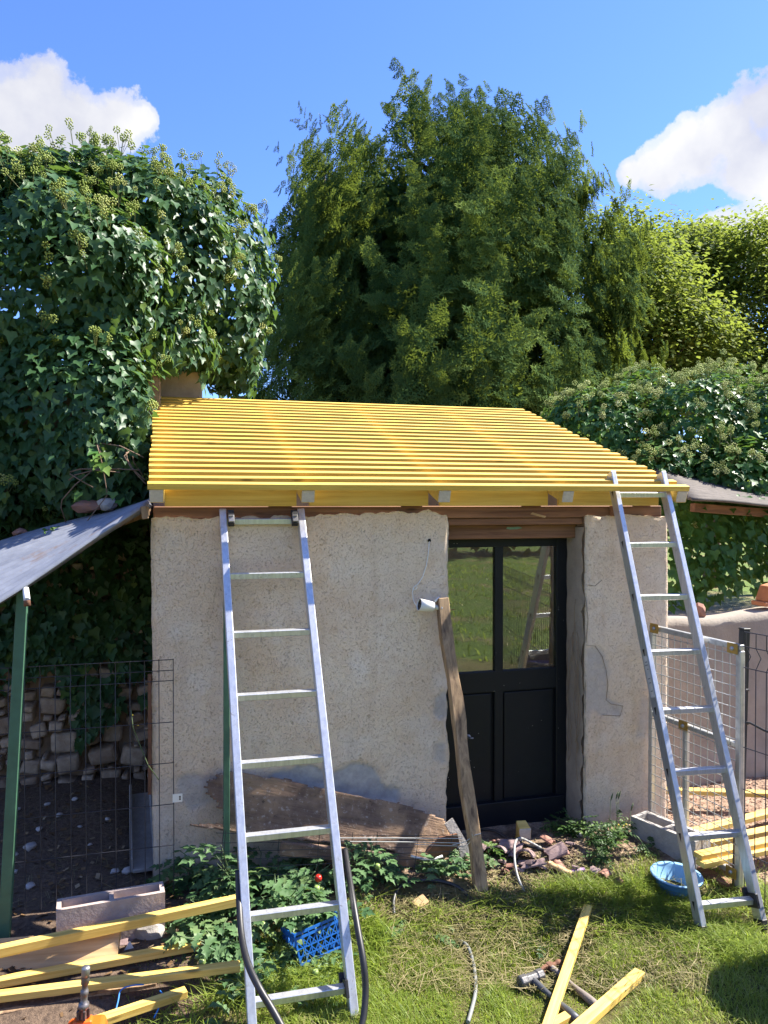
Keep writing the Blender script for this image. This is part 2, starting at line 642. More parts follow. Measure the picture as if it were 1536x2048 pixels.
# ================================================================== SETTING: ground
def ground_material():
    m, n = new_mat('ground_soil_and_lawn')
    sep = n.add('ShaderNodeSeparateXYZ')
    n.link(n.pos, sep.inputs[0])
    X, Y = sep.outputs[0], sep.outputs[1]
    wob = n.math('MULTIPLY_ADD', n.noise(n.pos, 3.5, 5, .6), .5, -.25)
    fine_ = n.noise(n.pos, 46, 6, .7)
    mid = n.noise(n.pos, 6, 4, .6)
    soil = n.mix(n.ramp(fine_, [(.35, 0.0), (.65, 1.0)]), (.075, .052, .038), (.165, .115, .08))
    chip = n.mix(n.ramp(n.noise(n.pos, 75, 3, .6, .8), [(.35, 0.0), (.62, 1.0)]), (.20, .13, .085), (.50, .37, .25))
    lawn = n.mix(n.ramp(n.noise(n.pos, 30, 6, .7), [(.35, 0.0), (.65, 1.0)]), (.07, .06, .025), (.14, .13, .045))
    far = n.mix(n.ramp(n.noise(n.pos, 9, 6, .7), [(.3, 0.0), (.7, 1.0)]), (.055, .10, .022), (.14, .19, .04))
    far = n.mix(n.ramp(n.noise(n.pos, .9, 4, .6), [(.5, 0.0), (.68, .8)]), far, (.22, .16, .09))
    isl = n.math('MULTIPLY', n.ramp(n.math('ADD', n.math('MULTIPLY', Y, -1.0), n.math('ADD', wob, 3.3 + .5)), [(.42, 0.0), (.6, 1.0)]), 1.0)
    isl = n.math('MULTIPLY', isl, n.ramp(n.math('ADD', n.math('ADD', X, wob), .5), [(.5, 0.0), (.75, 1.0)]))
    c = n.mix(n.math('MULTIPLY', n.ramp(mid, [(.42, 0.0), (.6, 1.0)]), n.ramp(n.math('ADD', X, wob), [(.95 - .6, 0.0), (.75, .85)])), soil, chip)
    c = n.mix(isl, c, lawn)
    c = n.mix(n.ramp(n.math('ADD', n.math('MULTIPLY', Y, -.2), n.math('MULTIPLY', wob, .3)), [(-.0, 0.0), (.2, 1.0)]), c, far)
    # chicken run to the right of the gate: reddish wood chips
    right = n.ramp(n.math('MULTIPLY_ADD', X, .25, n.math('MULTIPLY', wob, .12)), [(.645, 0.0), (.67, 1.0)])
    right = n.math('MULTIPLY', right, n.ramp(n.math('MULTIPLY', Y, .1), [(.08, 0.0), (.12, 1.0)]))
    right = n.math('MULTIPLY', right, n.ramp(n.math('MULTIPLY', Y, .1), [(.7, 1.0), (.9, 0.0)]))
    chip2 = n.mix(n.ramp(n.noise(n.pos, 60, 3, .6, .8), [(.35, 0.0), (.65, 1.0)]), (.15, .095, .068), (.40, .29, .21))
    c = n.mix(right, c, chip2)
    back = n.ramp(n.math('MULTIPLY', Y, .05), [(.5, 0.0), (.65, 1.0)])
    c = n.mix(back, c, far)
    n.link(c, n.b.inputs['Base Color'])
    n.b.inputs['Roughness'].default_value = .95
    n.b.inputs['Specular IOR Level'].default_value = .2
    bump(n, n.math('ADD', fine_, n.math('MULTIPLY', mid, .6)), .8, .02)
    return m


def make_ground():
    xs = np.concatenate([-np.geomspace(300, 3.2, 22), np.linspace(-3, 5, 161), np.geomspace(5.2, 300, 22)])
    ys = np.concatenate([-np.geomspace(300, .6, 26), np.linspace(-.4, 7, 149), np.geomspace(7.3, 400, 22)])
    Xg, Yg = np.meshgrid(xs, ys, indexing='ij')
    Zg = gz(Xg, Yg)
    near = (np.abs(Xg - 1) < 4) & (Yg > 0) & (Yg < 7)
    pts = np.stack([Xg, Yg, 0 * Xg], -1)
    nz = np.zeros(Xg.shape)
    idx = np.argwhere(near)
    nz[near] = fnoise(pts[near], 5, 3, 4) * .008
    Zg = Zg + nz
    V = np.stack([Xg, Yg, Zg], -1).reshape(-1, 3)
    a, b = len(xs), len(ys)
    i, j = np.meshgrid(np.arange(a - 1), np.arange(b - 1), indexing='ij')
    q = np.stack([i * b + j, (i + 1) * b + j, (i + 1) * b + j + 1, i * b + j + 1], -1).reshape(-1, 4)
    np_mesh('ground', V, q, ground_material(), None, None, True, 'structure')


make_ground()

# ================================================================== THE SHED
WY = 3.737                     # front face of the shed wall
XL, XR = -0.113, 2.660         # its two corners
DXL, DXR = 1.352, 2.140        # door opening
WTOP = 1.715
shed = thing('shed', 'small rendered shed with a half finished roof of yellow battens and a black door', 'shed', (1.2, WY, 0))


def plaster_material():
    m, n = new_mat('roughcast_plaster')
    mask = n.add('ShaderNodeAttribute', attribute_name='patch').outputs['Fac']
    low = n.add('ShaderNodeAttribute', attribute_name='damp').outputs['Fac']
    worm = n.noise(n.mapping(n.pos, (1, 1, .9)), 150, 3, .6, 1.0)
    pit = n.ramp(worm, [(.31, 1.0), (.43, 0.0)])
    big = n.noise(n.pos, 2.6, 5, .6)
    med = n.noise(n.pos, 13, 5, .65)
    c = n.mix(n.ramp(big, [(.36, 0.0), (.62, 1.0)]), (.70, .54, .385), (.775, .645, .49))
    c = n.mix(n.math('MULTIPLY', n.ramp(med, [(.5, 0.0), (.72, 1.0)]), .45), c, (.60, .42, .26))
    c = n.mix(n.math('MULTIPLY', n.ramp(n.noise(n.pos, 5.3, 3, .5), [(.56, 0.0), (.68, 1.0)]), .35), c, (.76, .69, .60))
    streak = n.noise(n.mapping(n.pos, (11, 11, .8)), 1.0, 4, .6)
    c = n.mix(n.math('MULTIPLY', n.ramp(streak, [(.55, 0.0), (.75, 1.0)]), .35), c, (.44, .33, .225))
    c = n.mix(n.math('MULTIPLY', n.ramp(n.noise(n.pos, 1.3, 3, .5), [(.5, 0.0), (.62, 1.0)]), .3), c, (.70, .55, .40))
    pits = n.math('MULTIPLY', pit, n.ramp(n.noise(n.pos, 3.7, 4, .6), [(.3, .35), (.65, .95)]))
    c = n.mix(n.math('MULTIPLY', pits, .6), c, (.28, .18, .105))
    gray = n.mix(n.ramp(n.noise(n.pos, 22, 5, .65), [(.35, 0.0), (.65, 1.0)]), (.34, .325, .32), (.47, .455, .43))
    c = n.mix(mask, c, gray)
    c = n.mix(n.math('MULTIPLY', low, n.ramp(med, [(.3, .4), (.6, .85)])), c, (.45, .385, .32))
    n.link(c, n.b.inputs['Base Color'])
    n.b.inputs['Roughness'].default_value = .93
    n.b.inputs['Specular IOR Level'].default_value = .25
    h = n.math('MULTIPLY_ADD', pit, -1.0, n.math('MULTIPLY', n.noise(n.pos, 120, 3, .6), .6))
    h = n.math('MULTIPLY', h, n.math('MULTIPLY_ADD', mask, -.75, 1.0))
    bump(n, h, .75, .006)
    return m


PLASTER = plaster_material()


def px_poly(pts, Y=WY):
    return [(lambda q: (q.x, q.z))(PY(x, y, Y)) for x, y in pts]


PATCHES = [px_poly(p) for p in (
    [(520, 1560), (560, 1538), (620, 1530), (660, 1545), (700, 1528), (730, 1527), (750, 1540), (768, 1572), (800, 1575), (800, 1606), (700, 1600), (560, 1590)],
    [(868, 1398), (885, 1380), (897, 1392), (897, 1430), (880, 1442), (866, 1425)],
    [(866, 1490), (890, 1478), (897, 1500), (897, 1528), (872, 1520)],
    [(352, 1556), (400, 1548), (452, 1555), (470, 1590), (380, 1620), (352, 1600)],
    [(1172, 1300), (1195, 1292), (1205, 1305), (1218, 1340), (1214, 1370), (1222, 1400), (1246, 1408), (1242, 1432), (1200, 1430), (1180, 1420), (1172, 1450)],
    [(300, 1540), (330, 1552), (352, 1560), (352, 1640), (300, 1640)],
    [(1285, 1390), (1300, 1400), (1300, 1480), (1275, 1470)],
)]
PATCH_W = [1, .75, .6, .75, .55, .25, .4]


def wall_panel(name, x0, x1, topf, edge_l, edge_r, depth, parent):
    nx, nz_ = int((x1 - x0) / .0095), int(1.85 / .0095)
    u = np.linspace(0, 1, nx + 1); w = np.linspace(0, 1, nz_ + 1)
    U, Wg = np.meshgrid(u, w, indexing='ij')
    x = x0 + (x1 - x0) * U
    top = topf(x)
    z = -.15 + (top + .15) * Wg
    pts = np.stack([x, 0 * x, z], -1).reshape(-1, 3)
    n1 = fnoise(pts, 2.2, 1, 3).reshape(x.shape)
    n2 = fnoise(pts, 18, 2, 3).reshape(x.shape)
    n3 = fnoise(pts, 7, 5, 4).reshape(x.shape)
    y = WY + .007 * n1 + .0022 * n2
    # frayed edges
    if edge_l:
        k = np.exp(-(x - x0) / .012)
        x = x + edge_l * k * (n3 + .6 * n2); y = y + .012 * k * k
    if edge_r:
        k = np.exp(-(x1 - x) / .012)
        x = x + edge_r * k * (n3 + .6 * n2); y = y + .012 * k * k
    kt = np.exp(-(top - z) / .015)
    z = z + .011 * kt * n2 * 1.3
    y = y + .014 * kt * np.abs(n3) 
    m = np.zeros(x.shape)
    for poly, wt in zip(PATCHES, PATCH_W):
        ins = sum(pip(x + .014 * n3 + jx, z + .014 * n2 + .008 * n3 + jz, poly).astype(float) for jx, jz in ((0, 0), (.008, .003), (-.008, .004), (.003, -.008), (-.004, .009), (.012, -.01), (-.012, -.01))) / 7
        m = np.maximum(m, ins * wt)
    y = y + .007 * m
    damp = sstep(.42, .02, z + .12 * n1 + .05 * n3) * .8
    V = np.stack([x, y, z], -1).reshape(-1, 3)
    a, b = nx + 1, nz_ + 1
    i, j = np.meshgrid(np.arange(a - 1), np.arange(b - 1), indexing='ij')
    q = np.stack([i * b + j, (i + 1) * b + j, (i + 1) * b + j + 1, i * b + j + 1], -1).reshape(-1, 4)
    # returns: left, right, top
    idx = np.arange(a * b).reshape(a, b)
    Vs, qs = [V], [q]
    off = len(V)
    pm, pd = [m.ravel()], [damp.ravel()]
    for loop in (idx[0, ::-1], idx[-1, :], idx[::-1, -1]):
        back = V[loop].copy(); back[:, 1] = WY + depth
        k = len(loop)
        o2 = off + np.arange(k)
        qs.append(np.stack([loop[:-1], o2[:-1], o2[1:], loop[1:]], -1)[:, ::-1])
        Vs.append(back); off += k
        pm.append(np.full(k, .35)); pd.append(np.zeros(k))
    o = np_mesh(name, np.concatenate(Vs), np.concatenate(qs), PLASTER, parent, None, True)
    for nm, arr in (('patch', pm), ('damp', pd)):
        at = o.data.attributes.new(nm, 'FLOAT', 'POINT')
        at.data.foreach_set('value', np.concatenate(arr).astype(np.float32))
    return o


wall_panel('front_wall', XL, DXL, lambda x: 1.702 + .026 * sstep(.25, 1.15, x) - .016 * sstep(1.22, 1.35, x), .004, .011, .20, shed)
wall_panel('door_pier', DXR, XR, lambda x: 1.700 + .006 * np.sin(9 * x), .005, .008, .36, shed)

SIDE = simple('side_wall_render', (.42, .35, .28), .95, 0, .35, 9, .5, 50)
b = MB()
def roofz(y): return 1.832 + .3185 * (y - 3.53)
for xa, xb in ((XL + .004, XL + .2), (XR - .2, XR - .004)):
    b = MB()
    y0, y1 = WY + (.2 if xa < 1 else .36), 5.42
    z0, z1 = roofz(y0) - .08, roofz(y1) - .08
    b.hexa([(xa, y0, -.1), (xb, y0, -.1), (xb, y1, -.1), (xa, y1, -.1), (xa, y0, z0), (xb, y0, z0), (xb, y1, z1), (xa, y1, z1)])
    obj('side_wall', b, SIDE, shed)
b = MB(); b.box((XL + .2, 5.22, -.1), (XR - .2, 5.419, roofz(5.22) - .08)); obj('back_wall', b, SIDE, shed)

# old beams above wall and door
b = MB(); b.box((XL + .01, WY + .016, 1.694), (XR - .04, WY + .15, 1.757)); obj('wall_plate', b, BEAM, shed, .004)
b = MB(); b.box((DXL - .1, WY + .035, 1.655), (DXR + .02, WY + .23, 1.6935)); obj('lintel', b, BEAM, shed, .005)
b = MB(); b.box((DXL - .1, WY + .10, 1.579), (DXR + .003, WY + .24, 1.6545)); o = obj('lintel', b, BEAM, shed, .005)
b = MB()
c = PY(1028, 1056, WY + .099)
b.plate([c + Vector((dx, 0, dz)) for dx, dz in ((-.045, -.004), (-.02, -.008), (.02, -.007), (.05, 0), (.03, .007), (-.01, .005), (-.04, .006))], (0, -1, 0), .003)
obj('paint_flake', b, simple('green_paint_flake', (.22, .36, .27), .8), shed)
b = MB()
c = PY(1075, 1027, WY + .015)
for k in range(5):
    b.plate([c + Vector((k * .016 - .03 + dx, -.001 * k, -.004 * k + dz)) for dx, dz in ((-.012, -.004), (.008, -.007), (.016, .002), (0, .006))], (0, -1, .2), .002)
obj('wood_splinter', b, PALEW, shed)

# reveal to the right of the door: bare cement with dry tendrils
b = MB()
rows = []
for k in range(25):
    z = -.12 + k * (1.76 / 24)
    rows.append([(DXR + .006 + .003 * math.sin(k * 2.1 + s * 3) * (s > 0) - .016 * min(s, 2) / 2, WY + .006 + .190 * s / 6, z) for s in range(7)])
vs = [p for r in rows for p in r]
fs = [(i * 7 + j, (i + 1) * 7 + j, (i + 1) * 7 + j + 1, i * 7 + j + 1) for i in range(24) for j in range(6)]
b.add(vs, fs, 0, True)
obj('door_reveal', b, simple('reveal_cement', (.40, .335, .26), .95, 0, .3, 11, .7, 60, col2=(.29, .245, .19)), shed)
b = MB()
rt = random.Random(3)
for k in range(7):
    y = WY + rt.uniform(.03, .17); z = rt.uniform(.9, 1.3)
    pts = []
    for s in range(14):
        pts.append((DXR - .022 + rt.uniform(-.004, .004), y, z))
        y += rt.uniform(-.017, .017); z -= rt.uniform(.02, .075)
        y = min(max(y, WY + .015), WY + .18)
    b.tube(pts, .0016, 4)
obj('dry_tendril', b, simple('dry_tendril', (.34, .25, .16), .9, bmp=0), shed)
b = MB()
for pts in ([(1172, 1290), (1190, 1292), (1204, 1312), (1212, 1340), (1216, 1370), (1212, 1400), (1222, 1408), (1246, 1412), (1240, 1432), (1205, 1430)],
            [(1176, 1170), (1190, 1172), (1204, 1160)], [(1172, 1285), (1176, 1240), (1172, 1200)]):
    b.tube([PY(x, y, WY - .001) for x, y in pts], .0016, 4)
obj('crack', b, simple('plaster_crack', (.32, .24, .17), .95, bmp=0), shed)

# ---------------- door
DY = WY + .190
def door_material():
    m, n = new_mat('black_door_paint')
    vo = n.add('ShaderNodeTexVoronoi')
    vo.inputs['Scale'].default_value = 34
    n.link(n.pos, vo.inputs['Vector'])
    sp = n.ramp(vo.outputs['Distance'], [(.045, 1.0), (.075, 0.0)])
    sp = n.math('MULTIPLY', sp, n.ramp(n.noise(n.pos, 17, 2, .5), [(.56, 0.0), (.6, 1.0)]))
    dust = n.ramp(n.noise(n.pos, 5, 6, .7), [(.5, 0.0), (.85, .14)])
    c = n.mix(dust, (.006, .008, .012), (.04, .05, .05))
    c = n.mix(sp, c, (.5, .48, .45))
    n.link(c, n.b.inputs['Base Color'])
    n.link(n.math('MULTIPLY_ADD', n.noise(n.pos, 30, 4, .6), .25, .33), n.b.inputs['Roughness'])
    n.b.inputs['Specular IOR Level'].default_value = .3
    bump(n, n.noise(n.pos, 60, 3, .5), .12, .003)
    return m
DOORM = door_material()
dx0, dx1, dz0, dz1 = 1.305, 2.136, -.045, 1.577
b = MB(); b.box((dx0 + .05, DY + .028, dz0 + .02), (dx1 - .05, DY + .040, .79))
door = obj('door', b, DOORM, shed)
def dpart(name, a, c, bev=.004, m=DOORM):
    q = MB(); q.box(a, c); return obj(name, q, m, door, bev, 2)
zt = PY(1060, 1093, DY).z; zb = PY(1060, 1338, DY).z
pxl = PY(1007, 1200, DY).x; pxr = PY(1113, 1200, DY).x; mxl = PY(990, 1200, DY).x
dpart('stile', (dx0, DY, dz0), (dx0 + .085, DY + .04, dz1))
dpart('stile', (pxr, DY, dz0), (dx1, DY + .04, dz1))
dpart('mullion', (mxl, DY + .002, dz0 + .1), (pxl, DY + .04, zt + .01))
dpart('top_rail', (dx0 + .08, DY + .001, zt), (pxr + .003, DY + .039, dz1 - .001))
dpart('lock_rail', (dx0 + .08, DY + .0015, zb - .115), (pxr + .003, DY + .039, zb))
dpart('bottom_rail', (dx0 + .08, DY - .022, dz0 - .002), (pxr + .04, DY + .039, .125))
dpart('panel', (dx0 + .1, DY + .016, .12), (mxl - .012, DY + .027, zb - .125), .006)
dpart('panel', (pxl + .012, DY + .016, .12), (pxr - .012, DY + .027, zb - .125), .006)
def glass_material():
    m, n = new_mat('window_glass')
    gl = n.add('ShaderNodeBsdfGlossy'); gl.inputs['Roughness'].default_value = .004
    gl.inputs['Color'].default_value = (.95, .97, .95, 1)
    tr = n.add('ShaderNodeBsdfTransparent'); tr.inputs['Color'].default_value = (.8, .83, .8, 1)
    fr = n.add('ShaderNodeFresnel'); fr.inputs['IOR'].default_value = 1.9
    bn = n.add('ShaderNodeBump'); bn.inputs['Strength'].default_value = .03; bn.inputs['Distance'].default_value = .02
    n.link(n.noise(n.pos, 4, 2, .5), bn.inputs['Height'])
    n.link(bn.outputs[0], gl.inputs['Normal'])
    df = n.add('ShaderNodeBsdfDiffuse'); df.inputs['Color'].default_value = (.5, .5, .48, 1)
    mx = n.add('ShaderNodeMixShader'); n.link(n.math('MULTIPLY', fr.outputs[0], 1.35), mx.inputs[0])
    n.link(tr.outputs[0], mx.inputs[1]); n.link(gl.outputs[0], mx.inputs[2])
    m2 = n.add('ShaderNodeMixShader')
    n.link(n.ramp(n.noise(n.pos, 26, 5, .7), [(.5, .0), (.85, .10)]), m2.inputs[0])
    n.link(mx.outputs[0], m2.inputs[1]); n.link(df.outputs[0], m2.inputs[2])
    n.link(m2.outputs[0], n.out.inputs['Surface'])
    return m
GLASS = glass_material()
dpart('pane', (dx0 + .085, DY + .018, zb), (mxl, DY + .022, zt), 0, GLASS)
dpart('pane', (pxl, DY + .018, zb), (pxr, DY + .022, zt), 0, GLASS)
b = MB()
c = PY(938, 1473, DY - .001)
b.lathe([(0, .004), (.010, .004), (.010, -.004)], c, (0, -1, 0), 12)
b.tube([c + Vector((-.004, -.002, 0)), c + Vector((-.004, -.03, 0)), c + Vector((.012, -.034, 0))], .004, 8)
obj('handle', b, STEEL, door)
HINGE = simple('verdigris_hinge', (.06, .22, .16), .7)
for pts in ((1142, 1130), (1141, 1405)):
    b = MB(); c = PY(pts[0] - 5, pts[1], DY); b.box((dx1 - .002, c.y - .004, c.z - .02), (dx1 + .005, c.y - .0, c.z + .02)); obj('hinge', b, HINGE, door)
b = MB(); b.box((DXL - .1, WY + .05, -.12), (DXR + .05, WY + .26, -.047)); obj('threshold', b, CONC, shed, .006)

# ---------------- roof
SL = math.atan(.3185); cs, sn = math.cos(SL), math.sin(SL)
EY = 3.53
XE0, XE1 = PY(297, 980, EY).x, PY(1378, 985, EY).x
for i, px in enumerate((310, 617, 890, 1137, 1364)):
    x = PY(px, 995, EY + .01).x
    if i == 0: x = XE0 + .034
    if i == 4: x = XE1 - .034
    q = MB()
    hh = .062
    p0 = Vector((x, EY + .012, roofz(EY + .012) - .5 * hh / cs)); p1 = Vector((x, 5.5, roofz(5.5) - .5 * hh / cs))
    q.bar(p0, p1, .062, hh)
    q.m[2] = 1
    obj('rafter', q, [YEL, ENDW], shed, .003)
xs_r = [XE0 + .034] + [PY(px, 995, EY + .01).x for px in (617, 890, 1137)] + [XE1 - .034]
for i in range(4):
    q = MB(); q.box((xs_r[i] + .031, WY - .035, 1.7575), (xs_r[i + 1] - .031, WY - .013, 1.8275 + .05))
    obj('fascia_board', q, YEL, shed, .002)
b = MB(); b.box((XE1 - .34, WY - .03, 1.70), (XE1 - .28, WY + .1, 1.7565)); obj('packing_block', b, BEAM, shed, .004)
rb = random.Random(21)
NB = 22
for k in range(NB):
    yb = EY + 2.0 * k / (NB - 1)
    zb_ = roofz(yb) + .001
    skew = -.022 * k / (NB - 1)
    a0, a1 = XE0 + skew + rb.uniform(-.006, .004), XE1 - .0 * k + rb.uniform(-.012, .008)
    q = MB()
    nseg = 8
    ring = []
    ph = rb.uniform(0, 6)
    for s in range(nseg + 1):
        t = s / nseg
        x = a0 + (a1 - a0) * t
        wob = .0022 * math.sin(t * 5 + ph) + .0012 * math.sin(t * 13 + ph * 2)
        o_ = Vector((x, yb + wob, zb_ + wob * .3))
        du, dn = Vector((0, cs, sn)) * (.0395 + rb.uniform(-.0004, .0004)), Vector((0, -sn, cs)) * .0265
        ring += [o_, o_ + du, o_ + du + dn, o_ + dn]
    fs = []
    for s in range(nseg):
        for e in range(4):
            f = (e + 1) % 4
            fs.append((s * 4 + e, s * 4 + f, (s + 1) * 4 + f, (s + 1) * 4 + e))
    fs += [(3, 2, 1, 0), (nseg * 4, nseg * 4 + 1, nseg * 4 + 2, nseg * 4 + 3)]
    q.add(ring, [f[::-1] for f in fs])
    obj('batten', q, YEL, shed)

# ================================================================== LADDERS
def aluminium():
    m, n = new_mat('brushed_aluminium')
    st = n.noise(n.mapping(n.obj, (55, 55, 2.5)), 1.5, 5, .6)
    sp = n.noise(n.pos, 26, 6, .7)
    c = n.mix(n.ramp(st, [(.3, 0.0), (.7, 1.0)]), (.52, .53, .55), (.68, .69, .71))
    c = n.mix(n.ramp(sp, [(.58, 0.0), (.72, .8)]), c, (.36, .36, .36))
    spl = n.noise(n.pos, 75, 4, .7)
    c = n.mix(n.math('MULTIPLY', n.ramp(spl, [(.62, 0.0), (.67, .85)]), n.ramp(n.noise(n.pos, 6, 3, .5), [(.45, 0.0), (.6, 1.0)])), c, (.30, .27, .24))
    n.link(c, n.b.inputs['Base Color'])
    n.b.inputs['Metallic'].default_value = .72
    n.link(n.math('MULTIPLY_ADD', sp, .35, .22), n.b.inputs['Roughness'])
    bump(n, st, .06, .002)
    return m
ALU = aluminium()
ca, sa = math.cos(YAW), math.sin(YAW)
def lvl(x, d, z): return Vector((x * ca + d * sa, -x * sa + d * ca, z + CZ))
def lvd(x, d, z): return Vector((x * ca + d * sa, -x * sa + d * ca, z))

def ladder(label, base, dirv, th, width, low, high, rail_d, rail_w, hooks):
    d = lvd(*dirv).normalized()
    e = lvd(math.cos(th), math.sin(th), 0).normalized()
    nrm = e.cross(d).normalized()          # away from the climber's side
    if nrm.y < 0: nrm = -nrm
    B = lvl(*base)
    root = thing('ladder', label, 'ladder', B)
    for s, off in ((-1, -rail_w / 2), (1, width + rail_w / 2)):
        q = MB(); q.bar(B + e * off - d * low, B + e * off + d * (.28 * 7 + high), rail_w, rail_d, nrm)
        rail = obj('rail', q, ALU, root, .003, 2)
        q = MB(); q.bar(B + e * off - d * (low + .012), B + e * off - d * (low - .03), rail_w + .004, rail_d + .004, nrm)
        obj('rubber_foot', q, BLACKP, root, .003)
        if hooks == 'marks' and s < 0:
            for i in range(8):
                c = B + e * (off - rail_w / 2 - .0006) + d * (.28 * i)
                q = MB()
                tri = [c + d * .019 - nrm * .010, c + d * .019 + nrm * .010, c - d * .021 + nrm * .002]
                q.plate(tri, -e, .001)
                obj('rung_end_mark', q, BLACKP, root)
    for i in range(8):
        c = B + d * (.28 * i)
        q = MB(); q.bar(c - e * .004, c + e * (width + .004), .030, .027, Vector((0, 0, 1)) + nrm * -.12)
        obj('rung', q, ALU, root, .002)
    return root, B, d, e, nrm

LA, LB, Ld, Le, Ln = ladder('wide aluminium ladder with black clips on its top rung leaning against the plaster wall',
                            (-.470, 2.787, -1.829), (-.16, .502, 1), .25, .339, .115, .055, .058, .033, 'clips')
RA, RB, Rd, Re, Rn = ladder('narrow aluminium ladder with black triangle marks leaning on the yellow roof edge',
                            (1.396, 3.385, -1.789), (-.087, .381, 1), .178, .265, .105, .125, .062, .026, 'marks')
# wide ladder: clips on the top rung, guide bracket at its foot
for off in (.004, .339 - .034):
    c = LB + Ld * (.28 * 7) + Le * (off + .015)
    q = MB(); q.bar(c - Ld * .035 - Ln * .03, c + Ld * .04 - Ln * .03, .030, .034, Ln)
    cl = obj('clip', q, BLACKP, LA, .003)
    q = MB(); q.bar(c - Ld * .028 - Ln * .05, c + Ld * .008 - Ln * .05, .026, .012, Ln)
    q.bar(c - Ld * .002 - Ln * .058, c + Ld * .003 - Ln * .058, .02, .008, Ln)
    obj('clip_plate', q, STEEL, cl, .002)
def guide(root, B, d, e, nrm, off):
    c = B + e * off
    q = MB(); q.bar(c - d * .03 - nrm * .0, c + d * .03, .012, .085, nrm)
    q.bar(c + d * .012 + nrm * .036, c + d * .05 + nrm * .036, .03, .018, nrm)
    obj('guide_bracket', q, BLACKP, root, .002)
guide(LA, LB, Ld, Le, Ln, .339 - .004)
guide(RA, RB, Rd, Re, Rn, .265 - .004)
# sticker on the side of the narrow ladder
c = RB - Re * .0268 + Rd * 1.005
q = MB(); q.plate([c - Rd * .10 - Rn * .022, c - Rd * .10 + Rn * .018, c + Rd * .10 + Rn * .018, c + Rd * .10 - Rn * .022], -Re, .0006)
stk = obj('sticker', q, simple('worn_white_sticker', (.62, .62, .60), .5, 0, .3, 40, 0), RA)
q = MB()
for k, (t, w) in enumerate(((.07, .02), (.055, .026), (.035, .014), (-.01, .024), (-.03, .018), (-.07, .022))):
    cc = c + Rd * t - Re * .0007
    q.plate([cc - Rn * .014 - Rd * .0025, cc - Rn * (.014 - w) - Rd * .0025, cc - Rn * (.014 - w) + Rd * .0025, cc - Rn * .014 + Rd * .0025], -Re, .0003)
o = obj('sticker_print', q, simple('grey_print', (.25, .25, .26), .6, bmp=0), stk); o['kind'] = 'stuff'

# ================================================================== POST WITH CAMERA
a = PG(963, 1786); a.z -= .02
t = PY(884, 1197, WY - .055)
post = thing('wooden_post', 'rough weathered brown timber post leaning across the left edge of the black door', 'post', a)
q = MB()
seg = 14
ring = []
dv = (t - a)
up = Vector((0, -1, .1))
s = dv.normalized().cross(up).normalized(); u = s.cross(dv.normalized())
for k in range(seg + 1):
    p = a + dv * (k / seg)
    w = .029 + .0025 * math.sin(k * 1.7); h = .024 + .002 * math.sin(k * 2.3 + 1)
    p = p + s * .004 * math.sin(k * .9)
    ring += [p - s * w - u * h, p + s * w - u * (h + .002 * math.sin(k * 3)), p + s * (w + .002 * math.sin(k * 5)) + u * h, p - s * w + u * h]
fs = [(k * 4 + e, k * 4 + (e + 1) % 4, k * 4 + 4 + (e + 1) % 4, k * 4 + 4 + e) for k in range(seg) for e in range(4)]
fs += [(3, 2, 1, 0), tuple(seg * 4 + i for i in range(4))]
q.add(ring, fs)
OLDP = wood('weathered_post_wood', (.46, .31, .17), (.10, .06, .035), 2, .8, 34, True, .35, .6)
obj('timber', q, OLDP, post, .003)
q = MB()
c = a + dv * .955 + s * .025; q.tube([c, c + Vector((.035, -.005, .006))], .0022, 6)
obj('nail', q, RUSTY, post)
q = MB()
c = a + dv * .52 + s * .025; q.tube([c, c + Vector((.022, -.003, -.002))], .0020, 6)
obj('nail', q, STEEL, post)

cbase = PY(882, 1216, t.y - .005); cfront = PY(838, 1209, t.y - .015)
sc_ = thing('security_camera', 'white bullet security camera clamped to the top of the leaning post', 'camera', cbase)
ax = (cfront - cbase).normalized()
rear = cbase + (cfront - cbase) * .34
L_ = (cfront - rear).length
q = MB()
q.lathe([(0, -.002), (.020, 0), (.025, .006), (.0275, .03), (.031, L_), (.0285, L_), (.0285, L_ - .006)], rear, ax, 28)
obj('body', q, WHITEP, sc_)
q = MB(); q.lathe([(.0285, L_ - .006), (.012, L_ - .007), (.010, L_ - .012), (0, L_ - .013)], rear, ax, 24)
obj('lens', q, simple('black_lens_face', (.012, .012, .015), .12, bmp=0), sc_)
q = MB(); q.tube([rear + ax * .004, rear - ax * .02, cbase + Vector((-.006, -.012, 0))], [.011, .012, .013], 12)
obj('neck', q, WHITEP, sc_)
q = MB(); q.lathe([(0, -.012), (.016, -.012), (.019, -.008), (.019, .014), (.013, .018), (0, .018)], cbase + Vector((.002, -.012, 0)), (-1, -.25, .05), 22)
obj('mount', q, WHITEP, sc_)
q = MB(); c = rear + Vector((0.006, -.002, .026)); q.tube([c, c + Vector((.016, .006, .012)), c + Vector((.026, .01, .022))], [.006, .006, .004], 8)
obj('antenna', q, WHITEP, sc_)
hole = PY(859, 1081, WY)
cab = thing('cable', 'thin white cable hanging from a hole in the plaster down to the security camera', 'cable', hole)
q = MB()
pts = [PY(859, 1080, WY + .004)] + [PY(x, y, WY - .006) for x, y in ((858, 1090), (857, 1105), (853, 1130), (846, 1152), (836, 1168), (829, 1173), (825, 1178), (830, 1180), (835, 1174), (829, 1172), (825, 1184), (826, 1196), (829, 1206))]
pts += [cfront + Vector((.012, .02, -.03)), rear + Vector((0, .014, -.02))]
q.tube(pts, .0028, 6)
obj('wire', q, WHITEP, cab)
q = MB(); q.lathe([(0, .0012), (.0085, .0012), (.0095, -.004)], hole, (0, -1, 0), 12)
obj('hole', q, simple('dark_hole', (.01, .008, .006), .9, bmp=0), cab)

